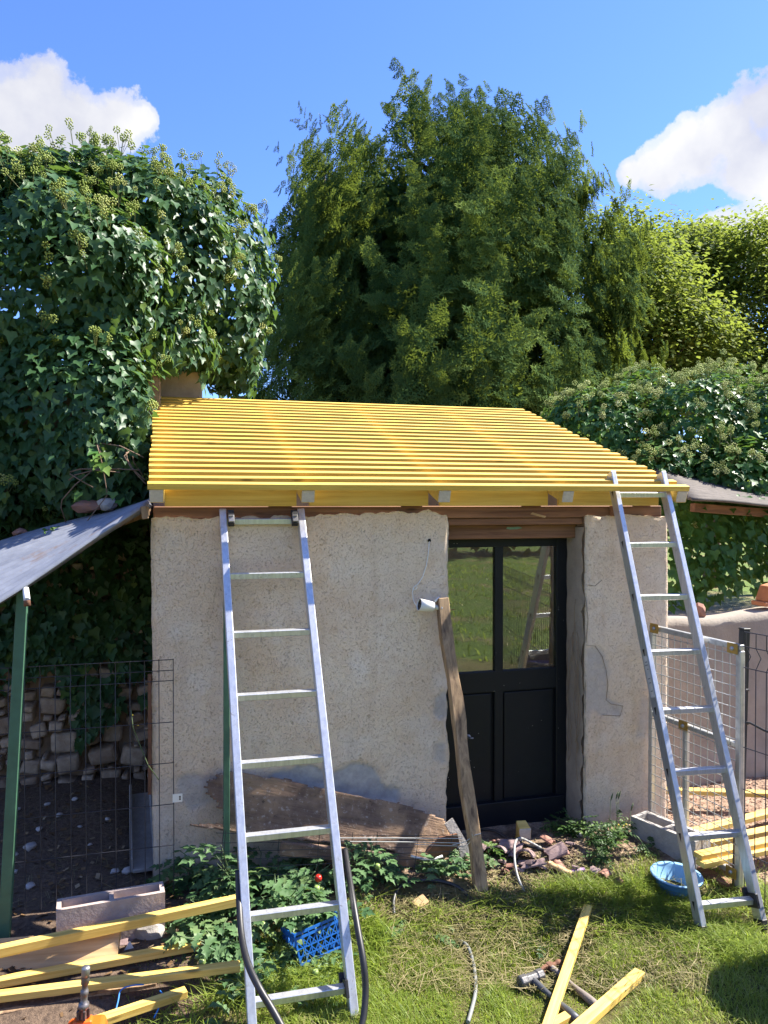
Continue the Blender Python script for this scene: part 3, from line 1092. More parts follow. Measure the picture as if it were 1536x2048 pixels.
# ================================================================== ROTTEN BOARD AND WIRE ROUND THE TOMATOES
def lean(px, py, y_top, y_bot, top_at, bot_at):
    f = (py - top_at) / (bot_at - top_at)
    return PY(px, py, y_top + (y_bot - y_top) * f)
ol = [(430, 1546), (452, 1541), (480, 1541), (530, 1552), (575, 1556), (620, 1571), (665, 1580), (705, 1589), (752, 1597), (800, 1604), (850, 1622), (888, 1637), (898, 1650), (903, 1690), (893, 1712), (868, 1722),
      (820, 1716), (770, 1700), (700, 1692), (620, 1684), (540, 1676), (480, 1668), (440, 1662), (400, 1656), (379, 1652), (379, 1647), (400, 1645), (438, 1646), (446, 1640), (437, 1633), (452, 1629), (440, 1620), (428, 1615), (440, 1606), (424, 1600), (418, 1590), (402, 1588), (416, 1580), (396, 1571), (420, 1568), (408, 1560), (432, 1556)]
fr = [lean(x, y, WY - .035, WY - .19, 1540, 1720) for x, y in ol]
nb = (fr[18] - fr[3]).cross(fr[10] - fr[3]).normalized()
if nb.y > 0: nb = -nb
board = thing('rotten_board', 'wide rotten brown board with a splintered left end leaning on the wall foot', 'board', fr[14])
import bmesh
def board_mesh():
    bm = bmesh.new()
    o0 = fr[0]; ex = (fr[12] - fr[0]).normalized(); ey = nb.cross(ex)
    poly = [((p - o0).dot(ex), (p - o0).dot(ey)) for p in fr]
    xs = np.arange(min(p[0] for p in poly) - .02, max(p[0] for p in poly) + .02, .008)
    ys = np.arange(min(p[1] for p in poly) - .02, max(p[1] for p in poly) + .02, .008)
    Xg, Yg = np.meshgrid(xs, ys, indexing='ij')
    jag = np.array([mn.noise(Vector((x * 5, y * 90, 1))) for x, y in zip(Xg.ravel(), Yg.ravel())]).reshape(Xg.shape)
    lft = sstep(.22, .0, Xg - xs[0])
    ins = pip(Xg + .035 * jag * lft + .004 * jag, Yg, poly)
    vid = {}
    H = np.array([mn.fractal(Vector((x * 4, y * 18, 2)), 1, 2, 4) for x, y in zip(Xg.ravel(), Yg.ravel())]).reshape(Xg.shape)
    def vert(i, j):
        if (i, j) not in vid:
            p = o0 + ex * Xg[i, j] + ey * Yg[i, j] + nb * (.005 * H[i, j] - .02 * ((Xg[i, j] - .6) ** 2) * .3)
            vid[(i, j)] = bm.verts.new(p)
        return vid[(i, j)]
    for i in range(len(xs) - 1):
        for j in range(len(ys) - 1):
            if ins[i, j] and ins[i + 1, j] and ins[i, j + 1] and ins[i + 1, j + 1]:
                bm.faces.new((vert(i, j), vert(i + 1, j), vert(i + 1, j + 1), vert(i, j + 1)))
    bmesh.ops.recalc_face_normals(bm, faces=bm.faces)
    me = bpy.data.meshes.new('plank'); bm.to_mesh(me); bm.free()
    return me
def rotten_material():
    m, n = new_mat('rotten_wood')
    ang = math.atan2((fr[12] - fr[0]).z, (fr[12] - fr[0]).x)
    v = n.mapping(n.mapping(n.pos, (1, 1, 1), (0, ang, 0)), (5, 40, 70))
    g = n.noise(v, 1.0, 6, .65, .4)
    sp = n.noise(n.pos, 42, 6, .72)
    big = n.noise(n.pos, 4.2, 4, .6)
    c = n.mix(n.ramp(g, [(.3, 0.0), (.65, 1.0)]), (.105, .066, .045), (.20, .13, .09))
    c = n.mix(n.math('MULTIPLY', n.ramp(big, [(.47, 0.0), (.62, 1.0)]), .65), c, (.36, .235, .14))
    c = n.mix(n.ramp(sp, [(.57, 0.0), (.64, .75)]), c, (.40, .33, .27))
    c = n.mix(n.ramp(sp, [(.33, .8), (.40, 0.0)]), c, (.05, .033, .026))
    n.link(c, n.b.inputs['Base Color']); n.b.inputs['Roughness'].default_value = .95
    bump(n, n.math('ADD', g, n.math('MULTIPLY', sp, .7)), .8, .006)
    return m
ROT = rotten_material()
me = board_mesh(); me.materials.append(ROT)
for p_ in me.polygons: p_.use_smooth = True
o = obj('plank', me, None, board)
so_ = o.modifiers.new('thick', 'SOLIDIFY'); so_.thickness = .018; so_.offset = 1 if me.polygons[0].normal.dot(nb) < 0 else -1
q = MB(); q.bar(PY(560, 1696, WY - .17), PY(880, 1728, WY - .17), .03, .06, (0, 0, 1)); obj('lower_edge', q, ROT, board, .004)
# bits under the right end of the board
q = MB()
q.plate([PY(x, y, WY - .215) for x, y in ((855, 1705), (880, 1722), (920, 1690), (915, 1668), (880, 1675))], (0, -1, .2), .02)
tag(obj('wood_offcut', q, RUSTY), 'reddish wooden offcut wedged under the right end of the rotten board', 'wood')
q = MB(); q.bar(PY(897, 1642, WY - .16), PY(926, 1692, WY - .19), .05, .012, (0, -1, .4)); q.bar(PY(926, 1692, WY - .19), PY(930, 1712, WY - .2), .05, .012, (0, -1, .4))
tag(obj('slate_piece', q, CONC), 'bent grey strip standing between the rotten board and the black door', 'strip')
q = MB(); q.tube([PY(x, y, WY - .26) for x, y in ((822, 1712), (845, 1718), (870, 1718), (885, 1712))], .006, 8)
tag(obj('white_pipe', q, WHITEP), 'short white plastic pipe lying under the rotten board', 'pipe')

def wire_set(root, lines, r, m, name='wire', kind=None):
    """parallel wires, each its own part"""
    for pts in lines:
        q = MB(); q.tube(pts, r, 5, caps=False); o = obj(name, q, m, root)
        if kind: o['kind'] = kind

cage = thing('garden_fence', 'low dark wire panel bent round the tomato bed below the rotten board', 'wire panel', G((.3, 3.45, 0)))
hl = []
for k, (ya, yb) in enumerate(((1668, 1672), (1686, 1680), (1703, 1692), (1720, 1702), (1738, 1713), (1757, 1726), (1776, 1740))):
    hl.append([PY(432, ya + (0 if k else -2), 3.46), PY(640, ya * .6 + yb * .4, 3.46), PY(925, yb, 3.47)])
wire_set(cage, hl, .0016, WIRE)
vl = []
for px in (447, 452, 478, 560, 640, 706, 755, 838, 905):
    f = (px - 432) / 500
    vl.append([PY(px, 1660 + 8 * f, 3.458), PY(px - 4, 1700 - 4 * f, 3.458), PY(px - 14 * f, 1786 - 36 * f, 3.45)])
wire_set(cage, vl, .0016, WIRE)
sil = thing('wire_bundle', 'bright loose fence wires sticking out past the foot of the leaning post', 'wire', PY(930, 1680, 3.4))
wire_set(sil, [[PY(672, 1676, 3.41), PY(800, 1676, 3.4), PY(925, 1677, 3.38)], [PY(700, 1683, 3.41), PY(820, 1684, 3.4), PY(918, 1686, 3.38)],
               [PY(830, 1689, 3.4), PY(915, 1692, 3.38)], [PY(905, 1690, 3.38), PY(930, 1684, 3.37), PY(950, 1670, 3.36), PY(962, 1667, 3.36)],
               [PY(915, 1695, 3.38), PY(935, 1690, 3.37), PY(946, 1676, 3.36), PY(944, 1668, 3.36)]], .0019, WIREG)

# ================================================================== LEFT PEN: fence, posts, tin roof, stone wall
fen = thing('wire_fence_panel', 'grey welded wire fence panel with bent top in front of the stone wall', 'fence', G((-.4, 3.57, 0)))
FX1, FX0, FYY = -.016, -1.36, 3.57
ztop = PY(345, 1319, FYY).z
hz = [PY(345, y, FYY).z for y in (1319, 1342, 1361, 1444, 1525.5, 1608, 1690)]
def bentY(z):   # the V fold near the top
    k = hz[2]
    return FYY + (.018 * math.sin(math.pi * (z - k) / (ztop - k)) if z > k else 0)
wire_set(fen, [[Vector((FX0, bentY(z), z)), Vector((FX1 + .003, bentY(z), z))] for z in hz], .0021, WIRE)
nv = 22
for k in range(nv):
    x = FX1 - k * .0615
    zs = [ztop + .004] + [ztop - (ztop - hz[2]) * j / 4 for j in range(1, 5)] + [.02]
    wire_set(fen, [[Vector((x, bentY(z) - .003, z)) for z in zs]], .0021, WIRE)
c = PY(346, 1597, FYY - .006)
q = MB(); q.box((c.x - .002, c.y - .003, c.z - .017), (c.x + .041, c.y - .001, c.z + .020))
wt = tag(obj('white_tag', q, WHITEP), 'small white plastic label hanging on the edge wire of the fence panel', 'label')
q = MB()
for k in range(3):
    q.box((c.x + .026, c.y - .0038, c.z - .008 + k * .0065), (c.x + .034, c.y - .0031, c.z - .0035 + k * .0065))
o = obj('print', q, BLACKP, wt); o['kind'] = 'stuff'

def square_post(name, label, cat, a, b, w, m, cap=False):
    r = thing(name, label, cat, a)
    q = MB(); q.bar(a, b, w, w, (0, -1, 0)); obj('shaft', q, m, r, .002)
    q = MB(); q.bar(b, b + (b - a).normalized() * .008, w + .004, w + .004, (0, -1, 0)); obj('end_cap', q, BLACKP if cap else m, r, .002)
    return r
pa = PY(8, 1895, 3.42); pa.z = float(gz(pa.x, pa.y)) - .02
square_post('green_post', 'green metal post leaning under the corrugated sheet roof', 'post', pa, PY(46, 1182, 3.5), .043, GREENP)
pb = PY(453, 1838, 3.55); pb.z = float(gz(pb.x, pb.y)) - .02
square_post('green_post', 'dark green metal post standing behind the wide ladder against the wall', 'post', pb, PY(453, 1130, 3.70), .028, GREENP)

# corrugated sheet roof
def corrugated(name, label, A, B_, C_, D_, nw, amp, mat, nlen=14, th=.004, sag=0.0):
    """A near-right, B near-left, C far-left, D far-right; waves run A-B"""
    nc = nw * 6
    vs = []
    nrm = (B_ - A).cross(D_ - A).normalized()
    if nrm.z < 0: nrm = -nrm
    for i in range(nlen + 1):
        t = i / nlen
        for j in range(nc + 1):
            s = j / nc
            p = (A * (1 - t) + B_ * t) * (1 - s) + (D_ * (1 - t) + C_ * t) * s
            p = p + nrm * amp * math.sin(2 * math.pi * nw * s) + Vector((0, 0, -sag * math.sin(math.pi * t) + .006 * math.sin(7 * t + 4 * s)))
            vs.append(p)
    fs = [(i * (nc + 1) + j, i * (nc + 1) + j + 1, (i + 1) * (nc + 1) + j + 1, (i + 1) * (nc + 1) + j) for i in range(nlen) for j in range(nc)]
    q = MB(); q.add(vs, fs, 0, True)
    r = thing(name, label, 'roof', A)
    o = obj('corrugated_sheet', q, mat, r)
    at = o.data.attributes.new('valley_shade', 'FLOAT', 'POINT')  # mask for the shade painted between the zinc ridges
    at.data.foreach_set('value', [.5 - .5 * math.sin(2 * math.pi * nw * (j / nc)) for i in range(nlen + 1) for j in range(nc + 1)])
    m_ = o.modifiers.new('thick', 'SOLIDIFY'); m_.thickness = th
    return r
def tin_material():
    m, n = new_mat('weathered_zinc_sheet')
    va = n.add('ShaderNodeAttribute', attribute_name='valley_shade').outputs['Fac']
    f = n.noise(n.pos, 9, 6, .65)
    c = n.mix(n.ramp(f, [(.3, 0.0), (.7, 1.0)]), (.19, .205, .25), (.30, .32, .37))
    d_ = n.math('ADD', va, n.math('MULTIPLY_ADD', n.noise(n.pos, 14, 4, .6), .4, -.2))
    c = n.mix(n.ramp(d_, [(.55, 0.0), (.85, .85)]), c, (.07, .065, .07))  # valleys painted darker so the ridges read as sunlit stripes
    c = n.mix(n.ramp(n.noise(n.pos, 4, 4, .7), [(.58, 0.0), (.68, .7)]), c, (.22, .15, .11))
    n.link(c, n.b.inputs['Base Color'])
    n.b.inputs['Metallic'].default_value = .3; n.b.inputs['Roughness'].default_value = .6
    return m
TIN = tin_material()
A_ = P(291, 1004, 3.50); A_.y = 3.62; A_.x = -.125
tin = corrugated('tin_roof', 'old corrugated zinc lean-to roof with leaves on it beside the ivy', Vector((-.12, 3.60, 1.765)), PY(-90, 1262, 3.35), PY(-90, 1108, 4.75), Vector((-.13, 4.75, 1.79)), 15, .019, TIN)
q = MB(); q.bar(Vector((-.135, 3.63, 1.735)), Vector((-.135, 4.75, 1.745)), .03, .045, (0, 0, 1)); obj('batten_rail', q, OLDW, tin, .003)
q = MB(); q.bar(PY(287, 1012, 3.60), PY(291, 1038, 3.60), .028, .03, (0, -1, 0)); obj('bracket', q, OLDW, tin, .003)
q = MB(); q.bar(PY(-90, 1170, 4.3), Vector((-.14, 4.3, 1.73)), .035, .05, (0, 0, 1)); obj('purlin', q, OLDW, tin, .003)
pp = thing('white_pipe', 'short white painted tube with rusty end under the corrugated sheet roof', 'pipe', PY(52, 1172, 3.36))
q = MB(); q.tube([PY(50, 1168, 3.50), PY(54, 1201, 3.33)], .0125, 14); obj('tube', q, WHITEP, pp)
q = MB(); q.lathe([(.0127, 0), (.0135, .022), (.0095, .022), (.0095, .0)], PY(54, 1201, 3.33), PY(55.5, 1222, 3.32) - PY(54, 1201, 3.33), 14); obj('rusty_end', q, RUSTY, pp)

# stone wall: every stone in view its own piece
def stone_material():
    m, n = new_mat('limestone_rubble')
    f = n.noise(n.pos, 24, 6, .65)
    c = n.mix(n.ramp(f, [(.3, 0.0), (.7, 1.0)]), (.30, .215, .145), (.52, .42, .31))
    tone = n.ramp(n.rnd, [(0, (.62, .55, .50)), (.5, (.9, .86, .82)), (1, (1.1, 1.08, 1.05))])
    c = n.mix(1.0, c, tone, 'MULTIPLY')
    n.link(c, n.b.inputs['Base Color']); n.b.inputs['Roughness'].default_value = .93
    bump(n, n.noise(n.pos, 55, 6, .7), .6, .01)
    return m
STONE = stone_material()
MORTAR = simple('earth_mortar', (.36, .25, .165), .95, 0, .35, 20, .8, 50)
SWY = 5.12
swall = thing('stone_wall', 'old rubble stone wall half covered by ivy behind the wire fence', 'wall', (-1, SWY, 0))
b = MB()
nx_, nz_ = 50, 60
vs, fs = [], []
for i in range(nx_ + 1):
    for j in range(nz_ + 1):
        x = -3.2 + 3.1 * i / nx_; z = -.1 + 2.7 * j / nz_
        vs.append((x, SWY + .03 + .03 * mn.noise(Vector((x * 5, z * 5, 0))), z))
fs = [(i * (nz_ + 1) + j, (i + 1) * (nz_ + 1) + j, (i + 1) * (nz_ + 1) + j + 1, i * (nz_ + 1) + j + 1) for i in range(nx_) for j in range(nz_)]
b.add(vs, fs, 0, True)
b.hexa([(-3.2, SWY + .06, -.1), (-.1, SWY + .06, -.1), (-.1, SWY + .5, -.1), (-3.2, SWY + .5, -.1), (-3.2, SWY + .06, 2.6), (-.1, SWY + .06, 2.6), (-.1, SWY + .5, 2.6), (-3.2, SWY + .5, 2.6)])
obj('wall_core', b, MORTAR, swall)['kind'] = 'stuff'
rw = random.Random(17)
stone_meshes = []
for k in range(9):
    q = MB()
    import itertools
    vs = []
    for sx, sy, sz in itertools.product((-1, 1), repeat=3):
        vs.append((.5 * sx * rw.uniform(.72, 1), .5 * sy, .5 * sz * rw.uniform(.72, 1)))
    q.add(vs, [(0, 1, 3, 2), (4, 6, 7, 5), (0, 4, 5, 1), (2, 3, 7, 6), (0, 2, 6, 4), (1, 5, 7, 3)], 0, True)
    bm = bmesh.new(); me_ = q.mesh('stone', STONE); bm.from_mesh(me_)
    bmesh.ops.recalc_face_normals(bm, faces=bm.faces)
    bmesh.ops.bevel(bm, geom=list(bm.edges), offset=.16, segments=2, affect='EDGES', profile=.6)
    for v in bm.verts:
        v.co += Vector((mn.noise(v.co * 3 + Vector((k, 0, 0))), mn.noise(v.co * 3 + Vector((0, k, 9))), mn.noise(v.co * 3 + Vector((5, 0, k))))) * .09
    for f in bm.faces: f.smooth = True
    bm.to_mesh(me_); bm.free()
    stone_meshes.append(me_)
placed = []
tries = 0
while tries < 12000 and len(placed) < 290:      # random packing, big stones first
    tries += 1
    big = max(.0, 1 - tries / 2600)
    w = rw.uniform(.035, .085) + big * rw.uniform(.03, .12); hh = w * rw.uniform(.45, .95)
    x, z = rw.uniform(-1.7, -.15), rw.uniform(.02, 1.5)
    if x + w / 2 > -.115: continue
    if any(abs(x - a) < (w + c) * .455 and abs(z - b_) < (hh + d_) * .455 for a, b_, c, d_ in placed): continue
    placed.append((x, z, w, hh))
for x, z, w, hh in placed:
    M = Matrix.Translation((x, SWY + rw.uniform(-.025, .03), z)) @ Matrix.Rotation(rw.uniform(-.28, .28), 4, 'Y') @ Matrix.Diagonal((w, .16, hh, 1))
    if rw.random() < .5: M = M @ Matrix.Rotation(math.pi, 4, 'Y')
    place('stone', rw.choice(stone_meshes), M, swall)
# squared stone pier behind the top left corner of the roof
pil = thing('stone_pillar', 'pale stone pillar wrapped in ivy stems behind the top left roof corner', 'pillar', (0, 5.9, 0))
for k in range(9):
    z0 = .02 + k * .30
    q = MB(); q.box((-.24 + rw.uniform(-.01, .01), 5.72 + rw.uniform(-.012, .012), z0), (.185 + rw.uniform(-.01, .01), 6.05, z0 + .294))
    obj('stone_block', q, simple('pillar_stone', (.55, .44, .33), .93, 0, .3, 9, .6, 40, col2=(.42, .31, .22)) if k == 0 else bpy.data.materials['pillar_stone'], pil, .012, 2)

# concrete pieces in the left pen
q = MB()
a_, b_ = PY(285, 1742, 3.72), PY(290, 1600, 4.35)
p0 = PG(283, 1735); p0 = Vector((-.155, 3.80, .03)); p1 = Vector((-.2, 4.55, .12))
q.bar(p0 + Vector((-.0, 0, .0)), p1, .10, .02, (0, 0, 1)); q.bar(p0 + Vector((-.055, 0, .03)), p1 + Vector((-.055, 0, .03)), .014, .075, (0, 0, 1)); q.bar(p0 + Vector((.05, 0, .03)), p1 + Vector((.05, 0, .03)), .014, .075, (0, 0, 1))
tag(obj('concrete_channel', q, CONC, None, .004), 'grey concrete channel lying along the left corner of the shed', 'concrete channel')
q = MB(); q.bar(Vector((-.122, 3.72, .72)), Vector((-.122, 3.72, .98)), .016, .012, (0, -1, 0)); q.bar(Vector((-.124, 3.72, .42)), Vector((-.122, 3.72, .722)), .016, .012, (0, -1, 0))
tag(obj('rusty_strip', q, RUSTY), 'thin rusty metal strip upright along the left corner of the shed', 'strip')

def hollow_block(name, label, o_, ex, ey, L, Wd, H, ncell, mat, wall=.022, depth=.07):
    """block with open channels in its top"""
    ex = Vector(ex).normalized(); ey = Vector(ey).normalized(); ez = Vector((0, 0, 1))
    r = thing(name, label, 'concrete block', o_)
    q = MB()
    def bx(a0, a1, b0, b1, c0, c1):
        q.hexa([o_ + ex * a + ey * b + ez * c for c in (c0, c1) for a, b in ((a0, b0), (a1, b0), (a1, b1), (a0, b1))])
    bx(0, L, 0, Wd, 0, H - depth)
    bx(0, L, 0, wall, H - depth + .0002, H); bx(0, L, Wd - wall, Wd, H - depth + .0002, H)
    cell = (L - wall) / ncell
    for k in range(ncell + 1):
        bx(k * cell, k * cell + wall, wall + .0002, Wd - wall - .0002, H - depth + .0002, H - (.004 if 0 < k < ncell else .0005))
    obj('block_body', q, mat, r)
    return r
e0 = PZ(112, 1822, .135); e1 = PZ(330, 1784, .135)
e0.z = e1.z = 0
ex = (e1 - e0); L = ex.length
o_ = e0.copy(); o_.z = -.075
hollow_block('concrete_block', 'scored hollow concrete block on the ground below the wire fence panel', o_, ex, Vector((0, 0, 1)).cross(ex), L, .10, .21, 2, CONC2, .018, .05)
e0 = PZ(1262, 1632, .10); e1 = PZ(1391, 1684, .10); e0.z = e1.z = 0
ex = e1 - e0
o_ = e0.copy(); o_.z = -.065
hollow_block('concrete_block', 'open grey concrete block on its side beside the gate and pier', o_, ex, Vector((0, 0, 1)).cross(ex), ex.length, .13, .165, 2, CONC, .022, .10)

# ================================================================== RIGHT SIDE: wall, sheet roof, gate, pen
rwall = thing('rendered_wall', 'low rendered wall with terracotta bits on top behind the wire gate', 'wall', (3.5, 4.2, 0))
xs_ = np.linspace(2.68, 6.5, 90); zs_ = np.linspace(-.15, 1, 24)
Xg, Wg = np.meshgrid(xs_, zs_, indexing='ij')
topz = 1.035 + .022 * (Xg - 2.9) + .012 * np.sin(Xg * 7)
Zg = np.where(Wg < 0, Wg, Wg * topz)
pts = np.stack([Xg, 0 * Xg, Zg], -1).reshape(-1, 3)
Yg = 4.17 + .014 * fnoise(pts, 3, 8, 4).reshape(Xg.shape) - .03 * sstep(.25, .0, Zg)
V1 = np.stack([Xg, Yg, Zg], -1).reshape(-1, 3)
bk = np.stack([xs_, np.full(90, 4.36), topz[:, -1]], -1)
V1 = np.concatenate([V1, bk])
i, j = np.meshgrid(np.arange(89), np.arange(23), indexing='ij')
q1 = np.stack([i * 24 + j, (i + 1) * 24 + j, (i + 1) * 24 + j + 1, i * 24 + j + 1], -1).reshape(-1, 4)
k = np.arange(89)
q2 = np.stack([k * 24 + 23, (k + 1) * 24 + 23, 24 * 90 + k + 1, 24 * 90 + k], -1)
np_mesh('wall_face', V1, np.concatenate([q1, q2]), RENDER, rwall, None, True)
q = MB(); q.box((2.68, 4.22, -.1), (6.5, 4.355, 1.0)); obj('wall_core', q, RENDER, rwall)
def ridge_bit(label, px, py, sx, sy, sz, rot):
    c = PY(px, py, 4.27)
    q = MB()
    q.blob((0, 0, 0), (sx, sy, sz), 2, .55, px, 0, False, 1.1)
    o = obj('tile_fragment', q, TERRA)
    o.location = c; o.rotation_euler = (0, 0, rot)
    tag(o, label, 'tile fragment')
ridge_bit('rounded terracotta fragment on the low rendered wall, between it and the pier', 1396, 1222, .05, .05, .045, .3)
q = MB()
c = PY(1532, 1196, 4.25); zt_ = 1.09
q.box((c.x - .05, 4.2, zt_), (c.x + .09, 4.33, zt_ + .03)); q.hexa([(c.x - .02, 4.2, zt_ + .031), (c.x + .12, 4.2, zt_ + .031), (c.x + .12, 4.33, zt_ + .031), (c.x - .02, 4.33, zt_ + .031),
        (c.x + .01, 4.21, zt_ + .13), (c.x + .10, 4.21, zt_ + .15), (c.x + .10, 4.32, zt_ + .15), (c.x + .01, 4.32, zt_ + .13)])
tag(obj('tile_fragment', q, simple('orange_terracotta', (.55, .22, .10), .8, 0, .3, 25, .3), None, .006, 2), 'orange terracotta block standing on top of the low rendered wall', 'tile fragment')

fr_ = corrugated('sheet_roof', 'brown lichened sheet lean-to roof beside the yellow roof on the right', PY(1382, 1002, 4.30), PY(1640, 1020, 4.40), PY(1640, 996, 5.7), PY(1296, 934, 5.5), 13, .010, FIBRO, 10, .014)
q = MB(); q.bar(PY(1385, 1006, 4.5) - Vector((0, 0, .03)), PY(1640, 1026, 4.6) - Vector((0, 0, .03)),   .05, .06, (0, 0, 1)); obj('purlin', q, BEAM, fr_, .003)

# gate
GT0, GT1 = P(1305, 1250, 4.205), P(1481, 1290, 3.655)
GB0 = Vector((GT0.x, GT0.y, .02)); GB1 = Vector((GT1.x, GT1.y, .0)) 
gate = thing('wire_gate', 'galvanised tube gate filled with wire mesh, beside the pier', 'gate', GB0)
gx = (GT1 - GT0); gx.z = 0; GL = gx.length; gx.normalize()
gn = Vector((-gx.y, gx.x, 0))
if gn.x > 0: gn = -gn
up = Vector((0, 0, 1))
def gp(s, z): return Vector((GT0.x + gx.x * s, GT0.y + gx.y * s, z))
zt0, zt1 = GT0.z, GT1.z
q = MB(); q.bar(gp(-.012, zt0 - .012), gp(GL + .012, zt1 - .012), .028, .028, up); obj('top_rail', q, GALV, gate, .004, 2)
q = MB(); q.bar(gp(0, .03), gp(0, zt0 - .027), .03, .028, gx); obj('stile', q, GALV, gate, .004, 2)
q = MB(); q.bar(gp(GL, -.06), gp(GL, zt1 - .027), .03, .030, gx); obj('stile', q, GALV, gate, .004, 2)
zm = .62
q = MB(); q.bar(gp(.016, zm), gp(GL - .016, zm - .005), .026, .026, up); obj('middle_rail', q, GALV, gate, .004, 2)
q = MB(); q.bar(gp(.016, .015), gp(GL - .016, -.005), .026, .026, up); obj('bottom_rail', q, GALV, gate, .004, 2)
q = MB(); q.bar(gp(GL * .42, .03), gp(GL * .42, zm - .015), .026, .026, gx); obj('middle_bar', q, GALV, gate, .004, 2)
nw_ = 13
for k in range(1, nw_):
    s = GL * k / nw_
    q = MB(); q.tube([gp(s, .0) + gn * .017, gp(s, zt0 + (zt1 - zt0) * s / GL - .015) + gn * .017], .0023, 5, caps=False); obj('mesh_wire', q, WIREG, gate)
z = .045
while z < zt0 - .03:
    q = MB(); q.tube([gp(.0, z) + gn * .0205, gp(GL, z - .004) + gn * .0205], .0023, 5, caps=False); obj('mesh_wire', q, WIREG, gate)
    z += .0505
for s, z in ((.035, zt0 - .012), (GL - .03, zt1 - .02), (GL * .42, zm), (GL - .03, .0)):
    q = MB(); c = gp(s, z) + gn * .018
    q.hexa([c + gx * a + up * b_ + gn * d_ for d_ in (0, .004) for a, b_ in ((-.032, -.026), (.032, -.026), (.032, .026), (-.032, .026))])
    br = obj('corner_bracket', q, BRASS, gate, .002)
    q = MB(); q.lathe([(0, .012), (.009, .011), (.011, .004)], c, gn, 10); obj('bolt', q, STEEL, br)

bp0 = PG(1474, 1782); bp0.z -= .02; bp1 = PY(1489, 1259, bp0.y)
bp = square_post('fence_post', 'black metal post splashed with paint beside the wire gate', 'post', bp0, bp1, .036, simple('splashed_black_paint', (.022, .024, .026), .5, 0, .3, 40, .1), True)
q = MB(); c = bp0 + (bp1 - bp0) * .775
for zz in (0, -.16):
    cc = c + Vector((0, 0, zz)); q.lathe([(.0262, -.006), (.0285, -.004), (.0285, .004), (.0262, .006)], cc, (0, 0, 1), 4)
o = obj('clip_ring', q, BLACKP, bp)
o['kind'] = 'stuff'
# black folded fence panel running on from the post towards the camera
fp = thing('wire_fence_panel', 'black folded wire fence panel running forward from the black post', 'fence', bp0)
fd = Vector((gx.x * 1.6, gx.y, 0)).normalized()
fnn = Vector((-fd.y, fd.x, 0))
f0 = bp0 + fd * .03; zf = bp1.z - .005
def fpt(s, z):
    fold = 0
    for c0 in (zf - .12,):
        if abs(z - c0) < .05: fold = .035 * (1 - abs(z - c0) / .05)
    return Vector((f0.x + fd.x * s, f0.y + fd.y * s, z)) + fnn * fold
for k in range(37):
    s = .01 + k * .055
    q = MB(); q.tube([fpt(s, z) for z in (-.12, zf - .17, zf - .12, zf - .07, zf)], .0024, 5, caps=False); obj('fence_wire', q, WIRE, fp)
for z in (zf, zf - .07, zf - .17, zf - .55, zf - .75, zf - 1.05):
    q = MB(); q.tube([fpt(0, z), fpt(2.0, z)], .0026, 5, caps=False); obj('fence_wire', q, WIRE, fp)
q = MB(); c = bp0 + (bp1 - bp0) * .655
q.tube([c + Vector((-.03, -.02, .004)), c + Vector((.02, -.03, 0)), c + fd * .12 + Vector((0, 0, -.012)), c + fd * .4 + Vector((0, 0, -.03))], .0055, 6)
tag(obj('black_cable', q, HOSE), 'thin black cable tied round the black post along the fence panel', 'cable')
pw = PY(1316, 1640, 4.0)
square_post('wooden_stake', 'pale wooden stake standing behind the wire gate beside the pier', 'stake', Vector((2.69, 3.98, -.1)), Vector((2.655 + .03, 3.98, .80)), .045, PALEW)
q = MB(); q.bar(PG(1395, 1742) + Vector((0, 0, .012)), PG(1500, 1795) + Vector((0, 0, .012)), .07, .025, (0, 0, 1))
tag(obj('sill_board', q, BEAM, None, .004), 'rough reddish board on the ground under the wire gate', 'board')

# ================================================================== YELLOW BATTENS LYING ABOUT
def batten(label, a, b, w, h, group, m=YEL2, up=(0, 0, 1), nm='loose_batten', cat='batten'):
    a, b = Vector(a), Vector(b)
    o = bpy.data.objects.new(nm, None)
    q = MB(); L = (b - a).length
    q.hexa([(x, y, z) for z in (-h / 2, h / 2) for x, y in ((0, -w / 2), (L, -w / 2), (L, w / 2), (0, w / 2))])
    me = q.mesh(nm, m)
    bpy.data.objects.remove(o)
    d = (b - a).normalized(); s = Vector(up).cross(d).normalized(); u = d.cross(s)
    M = Matrix((( d.x, s.x, u.x, a.x), (d.y, s.y, u.y, a.y), (d.z, s.z, u.z, a.z), (0, 0, 0, 1)))
    o = place(nm, me, M)
    bv = o.modifiers.new('bevel', 'BEVEL'); bv.width = .002; bv.segments = 1
    return tag(o, label, cat, group)
GR_L = 'yellow battens lying left of the wide ladder'
def on(px, py, dz): return PG(px, py) + Vector((0, 0, dz))
def lift(px, py, z): return PZ(px, py, z)
batten('yellow batten nearest the concrete block, lying on top of the pale plank', lift(-60, 1915, .06), lift(472, 1801, .06), .036, .038, GR_L)
batten('yellow batten with a dark knot between the pale plank and the sunlit batten', lift(-60, 1975, -.045), lift(402, 1889, -.045), .038, .03, GR_L)
batten('sunlit yellow batten stretching past the orange tool into the tomato leaves', lift(-60, 2000, -.05), lift(480, 1932, -.05), .04, .028, GR_L)
batten('short yellow batten nearest the camera, running from the orange tool into the leaves', lift(100, 2075, -.08), lift(372, 1984, -.08), .04, .028, GR_L)
batten('wide pale plank lying under the first yellow batten', lift(-80, 1918, -.015), lift(238, 1893, -.015), .12, .03, None, PALEW, (0, -.75, .66), 'pale_plank', 'plank')
batten('rough brown plank half buried between the two nearest yellow battens', lift(-40, 2035, -.105), lift(312, 1966, -.105), .05, .03, None, OLDW, (0, 0, 1), 'brown_plank', 'plank')
GR_R = 'yellow battens stacked behind the gate'
